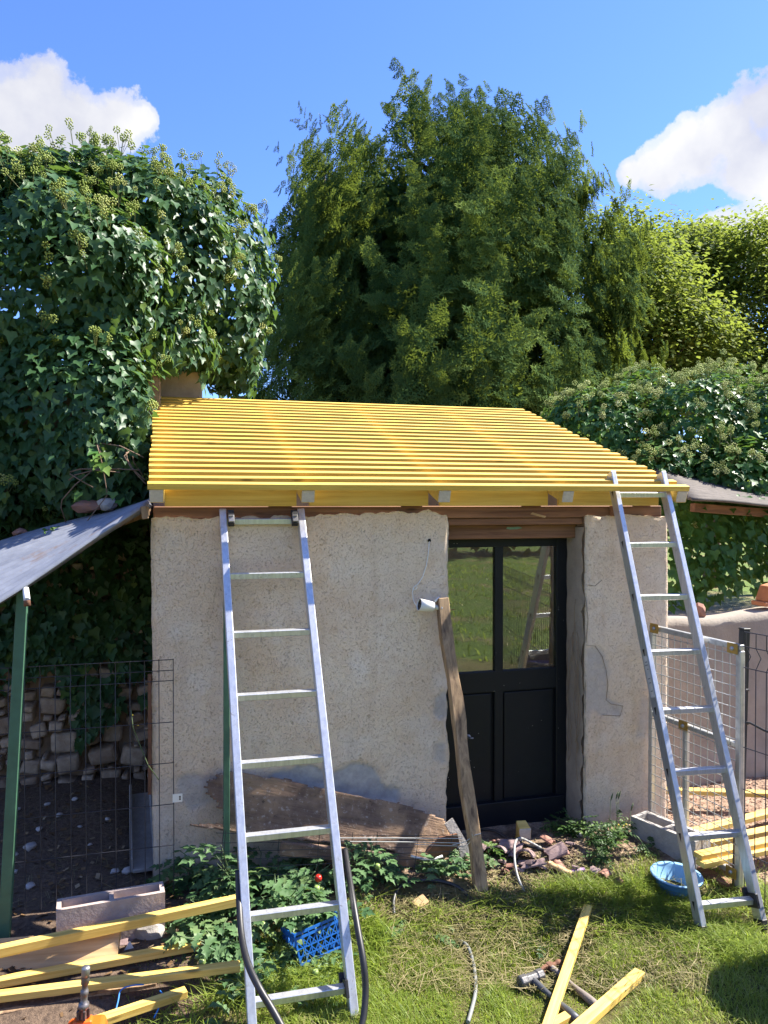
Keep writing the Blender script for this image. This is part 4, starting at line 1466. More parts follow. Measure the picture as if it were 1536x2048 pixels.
for k, (lab, a, b) in enumerate((
        ('yellow batten lying along the foot of the low rendered wall', (1318, 1580, .10, 4.0), (1640, 1592, .10, 3.98)),
        ('upper yellow batten of the stack behind the gate, nearest the rendered wall', (1372, 1668, .06, 3.7), (1640, 1600, .06, 3.9)),
        ('middle yellow batten of the stack behind the gate', (1380, 1692, .05, 3.6), (1640, 1640, .05, 3.8)),
        ('yellow batten of the stack behind the gate next below the middle one', (1395, 1712, .045, 3.6), (1640, 1662, .045, 3.8)),
        ('lowest yellow batten of the stack behind the gate, nearest the black post', (1400, 1728, .02, 3.6), (1640, 1676, .02, 3.8)))):
    pa_, pb_ = lift(*a[:3]), lift(*b[:3])
    batten(lab, pa_, pb_, .055, .026, GR_R)
GR_F = 'yellow batten offcuts on the front grass'
a0 = PG(1176, 1834) + Vector((0, 0, .045)); b0 = PG(1100, 2050) + Vector((0, 0, .022))
batten('long yellow batten lying across the two hammers on the grass', a0, a0 + (b0 - a0) * 1.15, .036, .026, GR_F)
a0 = PG(1280, 1955) + Vector((0, 0, .018)); b0 = PG(1172, 2052) + Vector((0, 0, .018))
batten('yellow batten with a clean cut end on the grass right of the hammers', a0, a0 + (b0 - a0) * 1.3, .044, .028, GR_F)
a0 = PG(1142, 2036) + Vector((0, 0, .012)); b0 = PG(1095, 2062) + Vector((0, 0, .012))
batten('small yellow offcut lying under the long batten by the hammers', a0, a0 + (b0 - a0) * 1.4, .035, .024, GR_F)
# offcut standing before the door
c = PG(1046, 1676)
q = MB(); q.hexa([c + Vector(v) for v in ((-.03, -.03, -.02), (.032, -.028, -.02), (.034, .03, -.02), (-.03, .03, -.02), (-.036, -.03, .062), (.034, -.03, .058), (.028, .028, .082), (-.026, .03, .084))], 0)
q.m[2] = 1
tag(obj('wood_offcut', q, [YEL2, ENDW], None, .003), 'stubby yellow wood offcut standing on the ground before the black door', 'offcut')

# ================================================================== BLUE BASIN, CRATE
c = P(1351, 1756, 3.64); c.z = -.085
BS = .86
prof = [(0, .004), (.085, .004), (.088, .0), (.092, .004), (.118, .098), (.122, .108), (.136, .110), (.139, .106), (.139, .100), (.135, .102), (.125, .102)]
inner = [(.139, .110), (.120, .112), (.114, .10), (.088, .012), (0, .010)]
q = MB(); q.lathe([(a_ * BS, b_ * BS) for a_, b_ in prof], c, (.03, -.05, 1), 40)
bas = thing('basin', 'round blue plastic basin on the grass behind the narrow ladder', 'basin', c)
obj('bowl', q, BLUEP, bas)
q = MB(); q.lathe([(a_ * BS, b_ * BS) for a_, b_ in ((.122, .1085), (.137, .1125), (.1395, .108))], c, (.03, -.05, 1), 40); q.lathe([(a_ * BS, b_ * BS) for a_, b_ in ((.122, .1085), (.112, .095), (.087, .012), (0, .011))], c, (.03, -.05, 1), 40)
obj('rim', q, simple('pale_blue_rim', (.22, .42, .60), .4, 0, .15, 10, 0), bas)

cc = PG(637, 1903)
crate = thing('crate', 'blue plastic lattice crate tipped in the tomato leaves behind the wide ladder', 'crate', cc)
ang = Matrix.Rotation(R(-8), 3, 'Y') @ Matrix.Rotation(R(14), 3, 'Z') @ Matrix.Rotation(R(-14), 3, 'X')
def cr(x, y, z): return cc + ang @ Vector((x, y, z)) + Vector((0, .03, -.01))
def crate_side(name, o1, ux, uy, L, H, nx, nz):
    q = MB()
    def P_(s, t): return (o1[0] + ux[0] * s + uy[0] * t, o1[1] + ux[1] * s + uy[1] * t, o1[2] + ux[2] * s + uy[2] * t)
    w = .006
    nrm = (ang @ Vector(ux).cross(Vector(uy))).normalized()
    for t in (0, .25, .5, .85, 1):
        q.bar(cr(*P_(0, H * t)), cr(*P_(L, H * t)), .010 if t in (0, 1, .85) else .005, .005, nrm)
    for k in range(nx + 1):
        s = L * k / nx
        q.bar(cr(*P_(s, 0)), cr(*P_(s, H)), .009 if k in (0, nx) else .004, .0058, nrm)
    for k in range(nx - 1):
        q.bar(cr(*P_(L * k / nx, H * .1)), cr(*P_(L * (k + 2) / nx, H * .8)), .004, .0045, nrm)
        q.bar(cr(*P_(L * k / nx, H * .8)), cr(*P_(L * (k + 2) / nx, H * .1)), .004, .0042, nrm)
    o = obj(name, q, BLUEC, crate); o['kind'] = 'stuff'
    return o
CLx, CWy, CHz = .21, .16, .115
crate_side('side_lattice', (-CLx / 2, -CWy / 2, 0), (1, 0, 0), (0, 0, 1), CLx, CHz, 7, 3)
crate_side('side_lattice', (-CLx / 2, CWy / 2, 0), (1, 0, 0), (0, 0, 1), CLx, CHz, 7, 3)
crate_side('side_lattice', (CLx / 2, -CWy / 2, 0), (0, 1, 0), (0, 0, 1), CWy, CHz, 5, 3)
crate_side('side_lattice', (-CLx / 2, -CWy / 2, 0), (0, 1, 0), (0, 0, 1), CWy, CHz, 5, 3)
crate_side('base_lattice', (-CLx / 2, -CWy / 2, 0), (1, 0, 0), (0, 1, 0), CLx, CWy, 7, 3)

# ================================================================== HAMMERS
def handle_shape(q, a, b, r0, r1):
    a, b = Vector(a), Vector(b)
    n = 10
    q.tube([a + (b - a) * k / n for k in range(n + 1)], [r0 + (r1 - r0) * (k / n) + .0025 * math.sin(k * .9) for k in range(n + 1)], 12)
c = PG(1062, 1972) + Vector((0, 0, .030)); e_ = PG(1152, 2046) + Vector((0, 0, .018))
sl = thing('club_hammer', 'short heavy club hammer with dark steel head lying on the grass', 'hammer', c)
hd = (e_ - c).normalized(); sd_ = hd.cross(up).normalized(); hu = sd_.cross(hd)
q = MB()
prof = [(-.058, .019), (-.053, .0235), (-.028, .0235), (-.022, .020), (.022, .020), (.028, .0235), (.053, .0235), (.058, .019)]
vs, fs = [], []
for t, r in prof:
    for k in range(8):
        an = math.pi / 4 * k + math.pi / 8
        vs.append(c + sd_ * t + (hd * math.cos(an) + hu * math.sin(an)) * r * 1.08)
for i in range(7):
    for k in range(8): fs.append((i * 8 + k, i * 8 + (k + 1) % 8, i * 8 + 8 + (k + 1) % 8, i * 8 + 8 + k))
fs += [tuple(reversed(range(8))), tuple(56 + k for k in range(8))]
q.add(vs, fs); obj('head', q, DARKST, sl, .002)
q = MB(); handle_shape(q, c - hd * .022, c + hd * .27, .0105, .0135); obj('handle', q, simple('dark_grey_grip', (.07, .075, .085), .5, 0, .3, 30, .1), sl)
q = MB(); q.tube([c + hd * .022, c + hd * .075], [.0125, .0115], 12); obj('collar', q, STEEL, sl)
c = PG(1100, 1945) + Vector((0, 0, .026)); e_ = PG(1190, 2016) + Vector((0, 0, .014))
ch = thing('claw_hammer', 'old rusty claw hammer with worn wooden handle under the yellow batten', 'hammer', c)
hd = (e_ - c).normalized(); sd_ = hd.cross(up).normalized(); hu = sd_.cross(hd)
q = MB()
q.tube([c - sd_ * .004 , c - sd_ * .02, c - sd_ * .032, c - sd_ * .036, c - sd_ * .052], [.012, .010, .010, .0145, .0145], 10)
obj('striking_face', q, RUSTY, ch)
q = MB(); q.bar(c - sd_ * .014, c + sd_ * .014, .028, .026, hu); obj('head', q, RUSTY, ch, .004, 2)
q = MB()
for s_ in (-1, 1):
    prev = None
    for k in range(6):
        p = c + sd_ * (.014 + .012 * k) + hd * (.0022 * k * k * .5) + hu * (s_ * (.006 + .0012 * k))
        if prev is not None: q.bar(prev, p, .018 - .002 * k, .009 - .0008 * k, hu)
        prev = p
cl = obj('claw', q, RUSTY, ch); cl['kind'] = 'stuff'
q = MB(); handle_shape(q, c - hd * .018, c + hd * .27, .0095, .0145); obj('handle', q, simple('worn_grey_handle', (.24, .20, .17), .75, 0, .35, 25, .3), ch)

# ================================================================== HOSES, STRING, ORANGE TOOL
def hose(name, label, cat, pts, r, m, n=8):
    P_ = []
    pts = [Vector(p) for p in pts]
    for i in range(len(pts) - 1):       # catmull-rom
        p0, p1, p2, p3 = pts[max(i - 1, 0)], pts[i], pts[i + 1], pts[min(i + 2, len(pts) - 1)]
        for t in (0, .17, .33, .5, .67, .83):
            P_.append(.5 * ((2 * p1) + (p2 - p0) * t + (2 * p0 - 5 * p1 + 4 * p2 - p3) * t * t + (3 * p1 - p0 - 3 * p2 + p3) * t ** 3))
    P_.append(pts[-1])
    q = MB(); q.tube(P_, r, n)
    return tag(obj(name, q, m), label, cat)
def og(px, py, dz=.014): return PG(px, py) + Vector((0, 0, dz))
hose('hose', 'thick black hose hanging along the right rail of the wide ladder', 'hose',
     [P(690, 1700, 3.30), P(697, 1745, 3.16), P(706, 1800, 3.02), P(716, 1860, 2.92), P(727, 1925, 2.84), P(731, 1985, 2.80), P(724, 2050, 2.74), P(700, 2120, 2.66)], .0125, HOSE, 10)
hose('hose', 'black hose looping round the left rail of the wide ladder to the grass', 'hose',
     [P(476, 1740, 2.98), P(478, 1800, 2.92), P(483, 1870, 2.80), P(495, 1925, 2.68), P(518, 1975, 2.60), P(545, 2020, 2.56), P(575, 2075, 2.5)], .0125, HOSE, 10)
hose('hose', 'grey hose curving over the sunlit grass beside the leaning post', 'hose', [og(918, 1880, .0), og(934, 1898), og(944, 1922), og(950, 1955), og(951, 1990), og(945, 2020), og(936, 2052)], .0075, HOSEG)
hose('hose', 'black hose coiled on the dry soil under the right end of the rotten board', 'hose', [og(788, 1838, .02), og(787, 1815, .03), og(798, 1792, .04), og(830, 1780, .04), og(870, 1776, .035), og(910, 1784, .03), og(938, 1800), og(955, 1822, .008), og(975, 1838, .0)], .009, HOSE)
hose('hose', 'pale grey hose arching over the broken tiles before the black door', 'hose', [og(1082, 1700, .01), og(1058, 1703, .05), og(1040, 1712, .09), og(1030, 1727, .10), og(1029, 1748, .07), og(1036, 1770, .035), og(1052, 1792, .008)], .0062, simple('pale_hose', (.36, .36, .34), .5, bmp=0))
hose('hose', 'black hose running along the foot of the black door', 'hose', [og(955, 1672, .03), og(985, 1676, .04), og(1020, 1686, .02), og(1058, 1697, .012), og(1090, 1705, .01)], .008, HOSE)
hose('string', 'blue plastic string looped over the short yellow batten', 'string', [og(228, 2052, .03), og(236, 2030, .05), og(242, 2012, .06), og(262, 2003, .06), og(288, 1995, .05)], .0028, BLUES, 6)
hose('string', 'loose blue string in the leaves beside the short yellow batten', 'string', [og(308, 2052, .03), og(318, 2036, .04), og(326, 2018, .05), og(320, 2008, .05)], .0028, BLUES, 6)

tc = P(166, 2052, 2.45)
tool = thing('orange_tool', 'orange plastic tool with an upright grey metal nozzle before the battens', 'tool', tc)
q = MB()
q.hexa([tc + Vector(v) for v in ((-.085, -.05, -.12), (.085, -.05, -.12), (.085, .05, -.12), (-.085, .05, -.12), (-.045, -.035, .014), (.068, -.035, .012), (.068, .035, .012), (-.045, .035, .014))])
obj('housing', q, ORANGE, tool, .014, 3)
q = MB(); q.bar(tc + Vector((-.03, 0, -.0)), tc + Vector((.03, 0, -.002)), .04, .05, (0, 0, 1)); obj('nozzle_base', q, ORANGE, tool, .008, 2)
q = MB()
ax_ = (P(172, 1933, 2.45) - P(166, 2036, 2.45)); H_ = ax_.length
q.lathe([(.012, 0), (.012, .03), (.0165, .034), (.0165, .048), (.0105, .05), (.0105, .075), (.0125, .078), (.0125, .09), (.009, .092), (.009, H_ * .66), (.0125, H_ * .67), (.0125, H_ * .80)], P(166, 2036, 2.45), ax_, 16)
obj('nozzle', q, simple('grey_metal_shaft', (.22, .20, .20), .4, .6, .3, 30, .1), tool)
q = MB(); q.lathe([(.0085, H_ * .80), (.0125, H_ * .81), (.0135, H_ * .97), (.011, H_), (0, H_)], P(166, 2036, 2.45), ax_, 16); obj('nozzle_tip', q, STEEL, tool)
q = MB()
for k in range(5):
    an = 2 * math.pi * k / 5
    c_ = P(166, 2036, 2.45) + Vector((math.cos(an) * .017, math.sin(an) * .017, .016)); q.bar(c_ - Vector((0, 0, .016)), c_ + Vector((0, 0, .016)), .009, .009, (1, 0, 0))
o = obj('collar_lugs', q, simple('dark_collar', (.10, .07, .065), .5, .3), tool, .002); o['kind'] = 'stuff'

# ================================================================== RUBBLE BEFORE THE DOOR
def shard(w, l, th, curve, seed):
    q = MB(); n = 6
    rr = random.Random(seed)
    vs = []
    for i in range(n + 1):
        t = i / n - .5
        for s in (-1, 1):
            jit = rr.uniform(.75, 1.05)
            vs += [(t * w, s * l / 2 * jit, curve * (0.25 - t * t)), (t * w, s * l / 2 * jit, curve * (.25 - t * t) + th)]
    fs = []
    for i in range(n):
        a = i * 4; b_ = a + 4
        fs += [(a, b_, b_ + 2, a + 2), (a + 1, a + 3, b_ + 3, b_ + 1), (a, a + 1, b_ + 1, b_), (a + 2, b_ + 2, b_ + 3, a + 3)]
    fs += [(0, 2, 3, 1), (n * 4, n * 4 + 1, n * 4 + 3, n * 4 + 2)]
    q.add(vs, fs)
    return q
TERRAP = simple('dusty_pink_tile', (.30, .21, .20), .9, 0, .35, 22, .4, col2=(.18, .12, .115))
tiles = [shard(.11, .13, .011, .12, 1).mesh('tile', TERRAP), shard(.09, .19, .011, .10, 2).mesh('tile', TERRAP), shard(.06, .08, .010, .05, 3).mesh('tile', TERRA), shard(.045, .06, .012, .02, 4).mesh('tile', TERRAP)]
rr = random.Random(9)
spots = [(1030, 1712, 1), (1052, 1720, 0), (1004, 1730, 3), (1112, 1712, 0), (1128, 1716, 2), (1022, 1740, 2), (1066, 1738, 1), (1000, 1716, 0), (1085, 1742, 3), (1055, 1735, 1), (1120, 1738, 2),
         (985, 1738, 3), (1150, 1745, 3), (1095, 1690, 2), (1040, 1755, 3), (965, 1710, 0), (1140, 1700, 3), (1010, 1752, 2), (1210, 1760, 2), (1190, 1750, 3), (1232, 1772, 2), (1015, 1700, 0), (990, 1695, 2)]
for k, (x, y, ti) in enumerate(spots):
    p = PG(x, y)
    M = Matrix.Translation(p + Vector((0, 0, .012 + rr.uniform(0, .02)))) @ Matrix.Rotation(rr.uniform(0, 6.28), 4, 'Z') @ Matrix.Rotation(rr.uniform(-.45, .45), 4, 'X') @ Matrix.Rotation(rr.uniform(-.3, .3), 4, 'Y') @ Matrix.Scale(rr.uniform(.6, .9), 4)
    tag(place('broken_tile', tiles[ti], M), 'broken roof tile piece lying in the rubble before the black door', 'broken tile', 'broken roof tiles before the door')
q = MB(); q.bar(PG(1096, 1738) + Vector((0, 0, .03)), PG(1142, 1756) + Vector((0, 0, .02)), .03, .02, (0, 0, 1)); tag(obj('wood_splinter', q, PALEW, None, .004), 'pale splintered wood piece among the broken tiles', 'wood')
q = MB(); q.bar(PG(1142, 1748) + Vector((0, 0, .012)), PG(1170, 1744) + Vector((0, 0, .012)), .022, .016, (0, 0, 1)); tag(obj('painted_chip', q, simple('mauve_paint', (.42, .24, .44), .7, bmp=.1), None, .003), 'small mauve painted chip on the wood chips before the pier', 'chip')
q = MB(); q.bar(PG(828, 1822) + Vector((0, 0, .02)), PG(852, 1812) + Vector((0, 0, .035)), .05, .012, (0, -.4, 1)); tag(obj('wood_offcut', q, PALEW, None, .002), 'small pale wood offcut on the dry stalks left of the leaning post', 'offcut')
pale = simple('pale_stone', (.50, .45, .42), .9, 0, .3, 30, .4)
pm = []
for k in range(3):
    q = MB(); q.blob((0, 0, 0), (1, .8, .55), 2, .5, k + 30, 0, True, 1.2); pm.append(q.mesh('stone', pale))
for x, y, s in ((60, 1697, .034), (28, 1712, .022), (78, 1660, .02), (150, 1600, .02), (118, 1632, .022), (180, 1690, .012), (60, 1775, .025), (95, 1610, .018), (30, 1745, .016), (230, 1745, .022), (255, 1745, .03), (160, 1655, .014), (35, 1620, .018), (215, 1640, .016),
                (1160, 1672, .02), (1180, 1676, .018)):
    p = PG(x, y)
    M = Matrix.Translation(p + Vector((0, 0, s * .3))) @ Matrix.Rotation(rr.uniform(0, 6), 4, 'Z') @ Matrix.Scale(s, 4)
    lft_ = x < 600
    tag(place('pebble', pm[rr.randrange(3)], M), 'pale stone lying on the dark soil behind the wire fence panel' if lft_ else 'pale stone in the green weeds at the foot of the pier', 'stone', 'pale stones on the soil' if lft_ else 'pale stones by the pier')
p = PG(225, 1903)
q = MB(); q.blob((0, 0, 0), (.10, .09, .06), 2, .5, 77, 0, False, 1.1); o = obj('rubble_stone', q, TERRAP); o.location = p + Vector((.03, .1, -.02)); tag(o, 'reddish stone lump between the yellow battens by the tomato plants', 'stone')
q = MB(); q.blob((0, 0, 0), (.06, .05, .05), 2, .4, 78, 0, False, 1.1); o = obj('rubble_stone', q, CONC); o.location = PG(300, 1878) + Vector((0, .03, .02)); tag(o, 'grey stone lump between the pale plank and the tomato plants', 'stone')
q = MB()
p = PG(258, 1900)
q.add([p + Vector(v) for v in ((-.02, 0, 0), (.02, .004, 0), (.004, .002, .035), (0, .012, .03))], [(0, 1, 2), (1, 3, 2), (0, 2, 3), (0, 3, 1)]); tag(obj('paper_scrap', q, WHITEP), 'white paper scrap standing between the yellow battens', 'scrap')
# bricks and tile on the tin roof
for lab, x, y, sx, sy, sz, m in (('long reddish stone lying on the corrugated zinc roof under the ivy', 178, 1012, .085, .05, .035, TERRA), ('pale stone beside the reddish one on the corrugated zinc roof', 215, 1010, .06, .05, .035, pale), ('small terracotta bit on the corrugated zinc roof near the ivy', 40, 1065, .04, .04, .025, TERRA)):
    q = MB(); q.blob((0, 0, 0), (sx, sy, sz), 2, .5, x, 0, False, 1.1); o = obj('roof_stone', q, m); o.location = P(x, y, 4.35); tag(o, lab, 'stone')

# ================================================================== BLUE BARREL just outside the frame (its shadow and its reflection are in view)
bc = Vector((2.74, 2.48, -.14))
barrel = thing('blue_barrel', 'blue plastic barrel with black rim standing beside the black fence panel', 'barrel', bc)
q = MB(); q.lathe([(0, 0), (.18, 0), (.19, .02), (.195, .25), (.2, .265), (.195, .28), (.195, .48), (.2, .5), (.195, .52), (.19, .66), (.18, .66), (.178, .60), (0, .60)], bc, (0, 0, 1), 36)
obj('drum', q, simple('barrel_blue', (.03, .10, .42), .4, 0, .2, 8, .05), barrel)
q = MB(); q.lathe([(.19, .655), (.202, .66), (.204, .69), (.192, .71), (.18, .705), (.176, .66)], bc, (0, 0, 1), 36); obj('rim', q, BLACKP, barrel)

# ================================================================== VEGETATION
AX_R = np.array([ca, -sa, 0]); AX_F = np.array([sa, ca, 0]); AX_U = np.array([0, 0, 1.0])
BAS = np.stack([AX_R, AX_F, AX_U], 1)
CAM = np.array([0, 0, CZ])


def ell(px, py, d, rx, ry, rz):
    return np.array(P(px, py, d)), np.array([rx, ry, rz])


def shell_points(ells, k, inner=.6, bumpy=.16, bf=2.2, seed=1, facing=.75):
    """points in the outer shell of a union of ellipsoids, with outward normals"""
    w = np.array([(r[0] * r[1] + r[0] * r[2] + r[1] * r[2]) for _, r in ells]); w /= w.sum()
    out_p, out_n = [], []
    have = 0
    while have < k:
        m = k * 2
        ci = RNG.choice(len(ells), m, p=w)
        C = np.stack([ells[i][0] for i in ci]); Rr = np.stack([ells[i][1] for i in ci])
        u = rand_unit(m)
        t = inner + (1 - inner) * RNG.random(m) ** .5
        loc = u * Rr * t[:, None]
        p = C + loc @ BAS.T
        nn_ = (u / Rr) @ BAS.T
        nn_ /= np.linalg.norm(nn_, axis=1, keepdims=True)
        nz = fnoise(p, bf, seed, 3)
        p = p + nn_ * (nz * bumpy)[:, None] * Rr.min(1)[:, None] * 1.6
        ok = np.ones(m, bool)
        for q_, (c, r) in enumerate(ells):
            l = (p - c) @ BAS / r
            dd = np.linalg.norm(l, axis=1)
            ok &= ~((dd < inner * .98) & (ci != q_))
        tocam = CAM - p; tocam /= np.linalg.norm(tocam, axis=1, keepdims=True)
        f = (nn_ * tocam).sum(1)
        ok &= (f > -.25) | (RNG.random(m) > facing)
        out_p.append(p[ok]); out_n.append(nn_[ok]); have += ok.sum()
    return np.concatenate(out_p)[:k], np.concatenate(out_n)[:k]


def umbel_template():
    V, Fc = [], []
    rs_ = random.Random(4)
    pts = []
    for i in range(17):
        z = 1 - 2 * (i + .5) / 17; ph = i * 2.39996
        r = math.sqrt(1 - z * z)
        pts.append((r * math.cos(ph), r * math.sin(ph), z))
    for c in pts:
        V.append(OCT_V * .27 + np.array(c) * .85); 
    tf = (OCT_F[None] + (np.arange(len(pts)) * 6)[:, None, None]).reshape(-1, 3)
    return np.concatenate(V), tf
UMB_V, UMB_F = umbel_template()
STALK_M = simple('flower_stalk', (.16, .17, .05), .6, bmp=0)


def ivy(name, label, ells, k, size, n_umb, mat, base, keep=300, curtain=None, umb_up=.3, stems=(), shoots=(), umb_size=.024, umat=UMBEL, cat='ivy', seed=1, down=.75, upn=.3, drop=None, keepu=120):
    root = thing(name, label, cat, base)
    p, nn_ = shell_points(ells, k, .55, .24, 2.2, seed)
    if drop is not None:
        q_ = ~drop(p); p, nn_ = p[q_], nn_[q_]
    if curtain is not None:
        p = np.concatenate([p, curtain[0]]); nn_ = np.concatenate([nn_, curtain[1]])
    m = len(p)
    p = p + nn_ * (RNG.exponential(.020, m) * (RNG.random(m) < .3))[:, None]
    nrm = nn_ * .75 + AX_U * upn + rand_unit(m) * .42
    tip = np.array([0, 0, -1.0]) * down + nn_ * .35 + rand_unit(m) * .45
    rot = frames(nrm, tip)
    sz = size * RNG.uniform(.6, 1.25, m)
    tint = np.clip(RNG.beta(2, 2.6, m) + (RNG.random(m) < .04) * .4, 0, 1)
    split_leaves('leaf', IVY_V, IVY_F, p, rot, sz, tint, mat, root, keep, 'foliage')
    # flower heads
    if n_umb:
        pu, nu = shell_points(ells, n_umb * 3, .97, .24, 2.2, seed)
        wgt = np.clip(nu[:, 2] + umb_up, .03, 1); 
        pick = RNG.choice(len(pu), n_umb, replace=False, p=wgt / wgt.sum())
        pu, nu = pu[pick], nu[pick]
        if drop is not None:
            q_ = ~drop(pu); pu, nu = pu[q_], nu[q_]
        dirn = nu * .6 + AX_U * .55 + rand_unit(len(pu)) * .35
        dirn /= np.linalg.norm(dirn, axis=1, keepdims=True)
        ln = RNG.uniform(.05, .13, len(pu))
        # most stand in little clusters of three or four
        tips, bases = [], []
        for a_, d_, l_ in zip(pu, dirn, ln):
            for c_ in range(int(RNG.integers(1, 5))):
                dd = d_ + RNG.normal(size=3) * .35; dd /= np.linalg.norm(dd)
                tips.append(a_ + dd * l_ * RNG.uniform(.7, 1.2)); bases.append(a_ - d_ * .03)
        tips = np.array(tips); bases = np.array(bases)
        us = umb_size * RNG.uniform(.7, 1.15, len(tips))
        ti = RNG.random(len(tips))
        split_leaves('flower_head', UMB_V, UMB_F, tips, frames(tips - bases, rand_unit(len(tips))), us, ti, umat, root, keepu, 'flower_heads')
        q = MB()
        for a_, b_ in zip(bases, tips):
            q.tube([a_, b_], .0016, 3, caps=False)
        o = obj('flower_stalks', q, STALK_M, root); o['kind'] = 'stuff'
    for pts, r in stems:
        q = MB(); q.tube(pts, r, 6); obj('stem', q, VINE, root)
    # tall flowering shoots above the outline
    lp, lr, ls, fp_, ff_ = [], [], [], [], []
    for px, py, d, L_ in shoots:
        top = np.array(P(px, py, d)); bot = top - np.array([RNG.uniform(-.03, .03), 0, L_])
        q = MB(); q.tube([bot, (bot + top) / 2 + RNG.normal(size=3) * .008, top], .0028, 5); obj('shoot', q, STALK_M, root)
        fp_.append(top)
        for _ in range(3):
            fp_.append(top + np.array([RNG.uniform(-.03, .03), RNG.uniform(-.03, .03), -RNG.uniform(.02, .06)]))
        for i in range(int(L_ / .022)):
            t = RNG.uniform(.0, .72)
            a_ = bot + (top - bot) * t
            o_ = RNG.normal(size=3); o_[2] = -.3; o_ /= np.linalg.norm(o_)
            lp.append(a_ + o_ * .012); ff_.append(o_)
    if lp:
        lp = np.array(lp); ff_ = np.array(ff_)
        split_leaves('leaf', OVAL_V, OVAL_F, lp, frames(AX_U * .6 + ff_ * .8 + rand_unit(len(lp)) * .3, ff_ + np.array([0, 0, -.7])), size * RNG.uniform(.8, 1.1, len(lp)), RNG.random(len(lp)), mat, root, 0, 'shoot_leaves')
        fp_ = np.array(fp_)
        split_leaves('flower_head', UMB_V, UMB_F, fp_, frames(rand_unit(len(fp_)), rand_unit(len(fp_))), umb_size * RNG.uniform(.5, 1.0, len(fp_)), RNG.random(len(fp_)), UMBEL, root, 12, 'shoot_flowers')
    return root


def curtain_pts(poly, Y, k, jit=.05, dens=None):
    xs = [p[0] for p in poly]; ys = [p[1] for p in poly]
    out = []
    X_ = RNG.uniform(min(xs), max(xs), k * 4); Y_ = RNG.uniform(min(ys), max(ys), k * 4)
    ins = pip(X_, Y_, poly)
    X_, Y_ = X_[ins], Y_[ins]
    pts = np.array([PY(a, b_, Y + RNG.uniform(-jit, jit)) for a, b_ in zip(X_, Y_)])
    nz = fnoise(pts, 3.2, 9, 3)
    pts = pts[nz > (-.15 if dens is None else dens)][:k]
    nn_ = np.tile(np.array([[-.1, -1, .15]]), (len(pts), 1)) + rand_unit(len(pts)) * .25
    return pts, nn_


# the great ivy on the old wall, left
E1 = [ell(30, 570, 4.75, .95, .5, .74), ell(250, 520, 5.3, .68, .55, .70), ell(405, 560, 5.7, .52, .42, .80), ell(110, 830, 4.6, .70, .35, .58), ell(-120, 900, 4.5, .6, .35, .8), ell(290, 690, 5.15, .42, .35, .42),
      ell(270, 430, 5.3, .62, .45, .40), ell(-40, 420, 4.9, .6, .5, .42), ell(455, 690, 5.85, .28, .3, .42), ell(190, 960, 4.6, .36, .22, .28), ell(60, 400, 5.0, .55, .4, .32)]
cp1 = curtain_pts([(-120, 1030), (310, 960), (306, 1330), (270, 1360), (200, 1310), (150, 1360), (90, 1340), (-120, 1420)], SWY - .09, 3000, .06, -.5)
cp2 = curtain_pts([(200, 780), (300, 790), (296, 990), (150, 1030), (120, 900)], 4.95, 700, .12, -.4)
cp3 = curtain_pts([(120, 1360), (305, 1340), (300, 1420), (210, 1440), (160, 1500), (140, 1400)], SWY - .1, 160, .03, .05)
cur = (np.concatenate([cp1[0], cp2[0], cp3[0]]), np.concatenate([cp1[1], cp2[1], cp3[1]]))
rs2 = random.Random(8)
stems = []
for (x0, y0), (x1, y1), d0, d1 in (((330, 800), (300, 690), 5.68, 5.5), ((380, 800), (345, 690), 5.66, 5.5), ((350, 790), (440, 640), 5.66, 5.6), ((395, 770), (330, 720), 5.64, 5.5), ((310, 760), (400, 700), 5.66, 5.5), ((345, 800), (330, 730), 5.66, 5.55),
                                  ((300, 800), (420, 735), 5.66, 5.55), ((240, 1330), (250, 1100), 5.35, 5.3), ((140, 1560), (160, 1300), 5.3, 5.3), ((265, 1560), (250, 1330), 5.2, 5.2), ((60, 1500), (90, 1200), 5.4, 5.4)):
    pts = []
    for i in range(9):
        t = i / 8
        pts.append(P(x0 + (x1 - x0) * t + rs2.uniform(-6, 6), y0 + (y1 - y0) * t + rs2.uniform(-4, 4), d0 + (d1 - d0) * t))
    stems.append((pts, rs2.uniform(.004, .009)))
for pts in ([(292, 968), (270, 945), (255, 920), (252, 905), (262, 902), (268, 925), (285, 950)], [(290, 960), (262, 935), (248, 912), (258, 903)], [(240, 945), (190, 940), (150, 950), (138, 960)], [(180, 945), (150, 970), (124, 1000), (122, 1015), (132, 1045)],
            [(288, 915), (240, 892), (200, 886), (192, 890)], [(196, 888), (203, 915), (205, 935)], [(280, 940), (230, 938), (160, 938), (140, 944)], [(186, 975), (160, 960), (140, 948)]):
    stems.append(([P(x, y, 4.25 + .02 * i) for i, (x, y) in enumerate(pts)], .0035))
shoots = [(182, 255, 5.4, .34), (284, 300, 5.4, .22), (326, 298, 5.4, .26), (308, 312, 5.4, .18), (365, 303, 5.5, .24), (455, 325, 5.6, .34), (20, 300, 5.2, .2), (3, 268, 5.2, .3), (104, 325, 5.3, .15), (212, 322, 5.4, .15), (240, 322, 5.4, .15), (388, 366, 5.6, .18), (405, 368, 5.6, .16), (62, 320, 5.2, .2), (335, 318, 5.5, .2)]
def drop1(p):    # keep the stone pillar and the sky beyond the roof corner free
    l = (p - CAM) @ BAS
    px = 768 + F * l[:, 0] / l[:, 1]; py = YH - F * l[:, 2] / l[:, 1]
    return pip(px, py, [(300, 800), (300, 765), (330, 742), (400, 738), (402, 775), (470, 790), (530, 800), (540, 770), (700, 700), (700, 1400), (300, 1400)]) | ((px > 296) & (py > 800))
ivy('ivy', 'great flowering ivy covering the old stone wall left of the yellow roof', E1, 24000, .067, 230, IVYM, (-1, 5.2, 0), 300, cur, .35, stems, shoots, .023, drop=drop1)
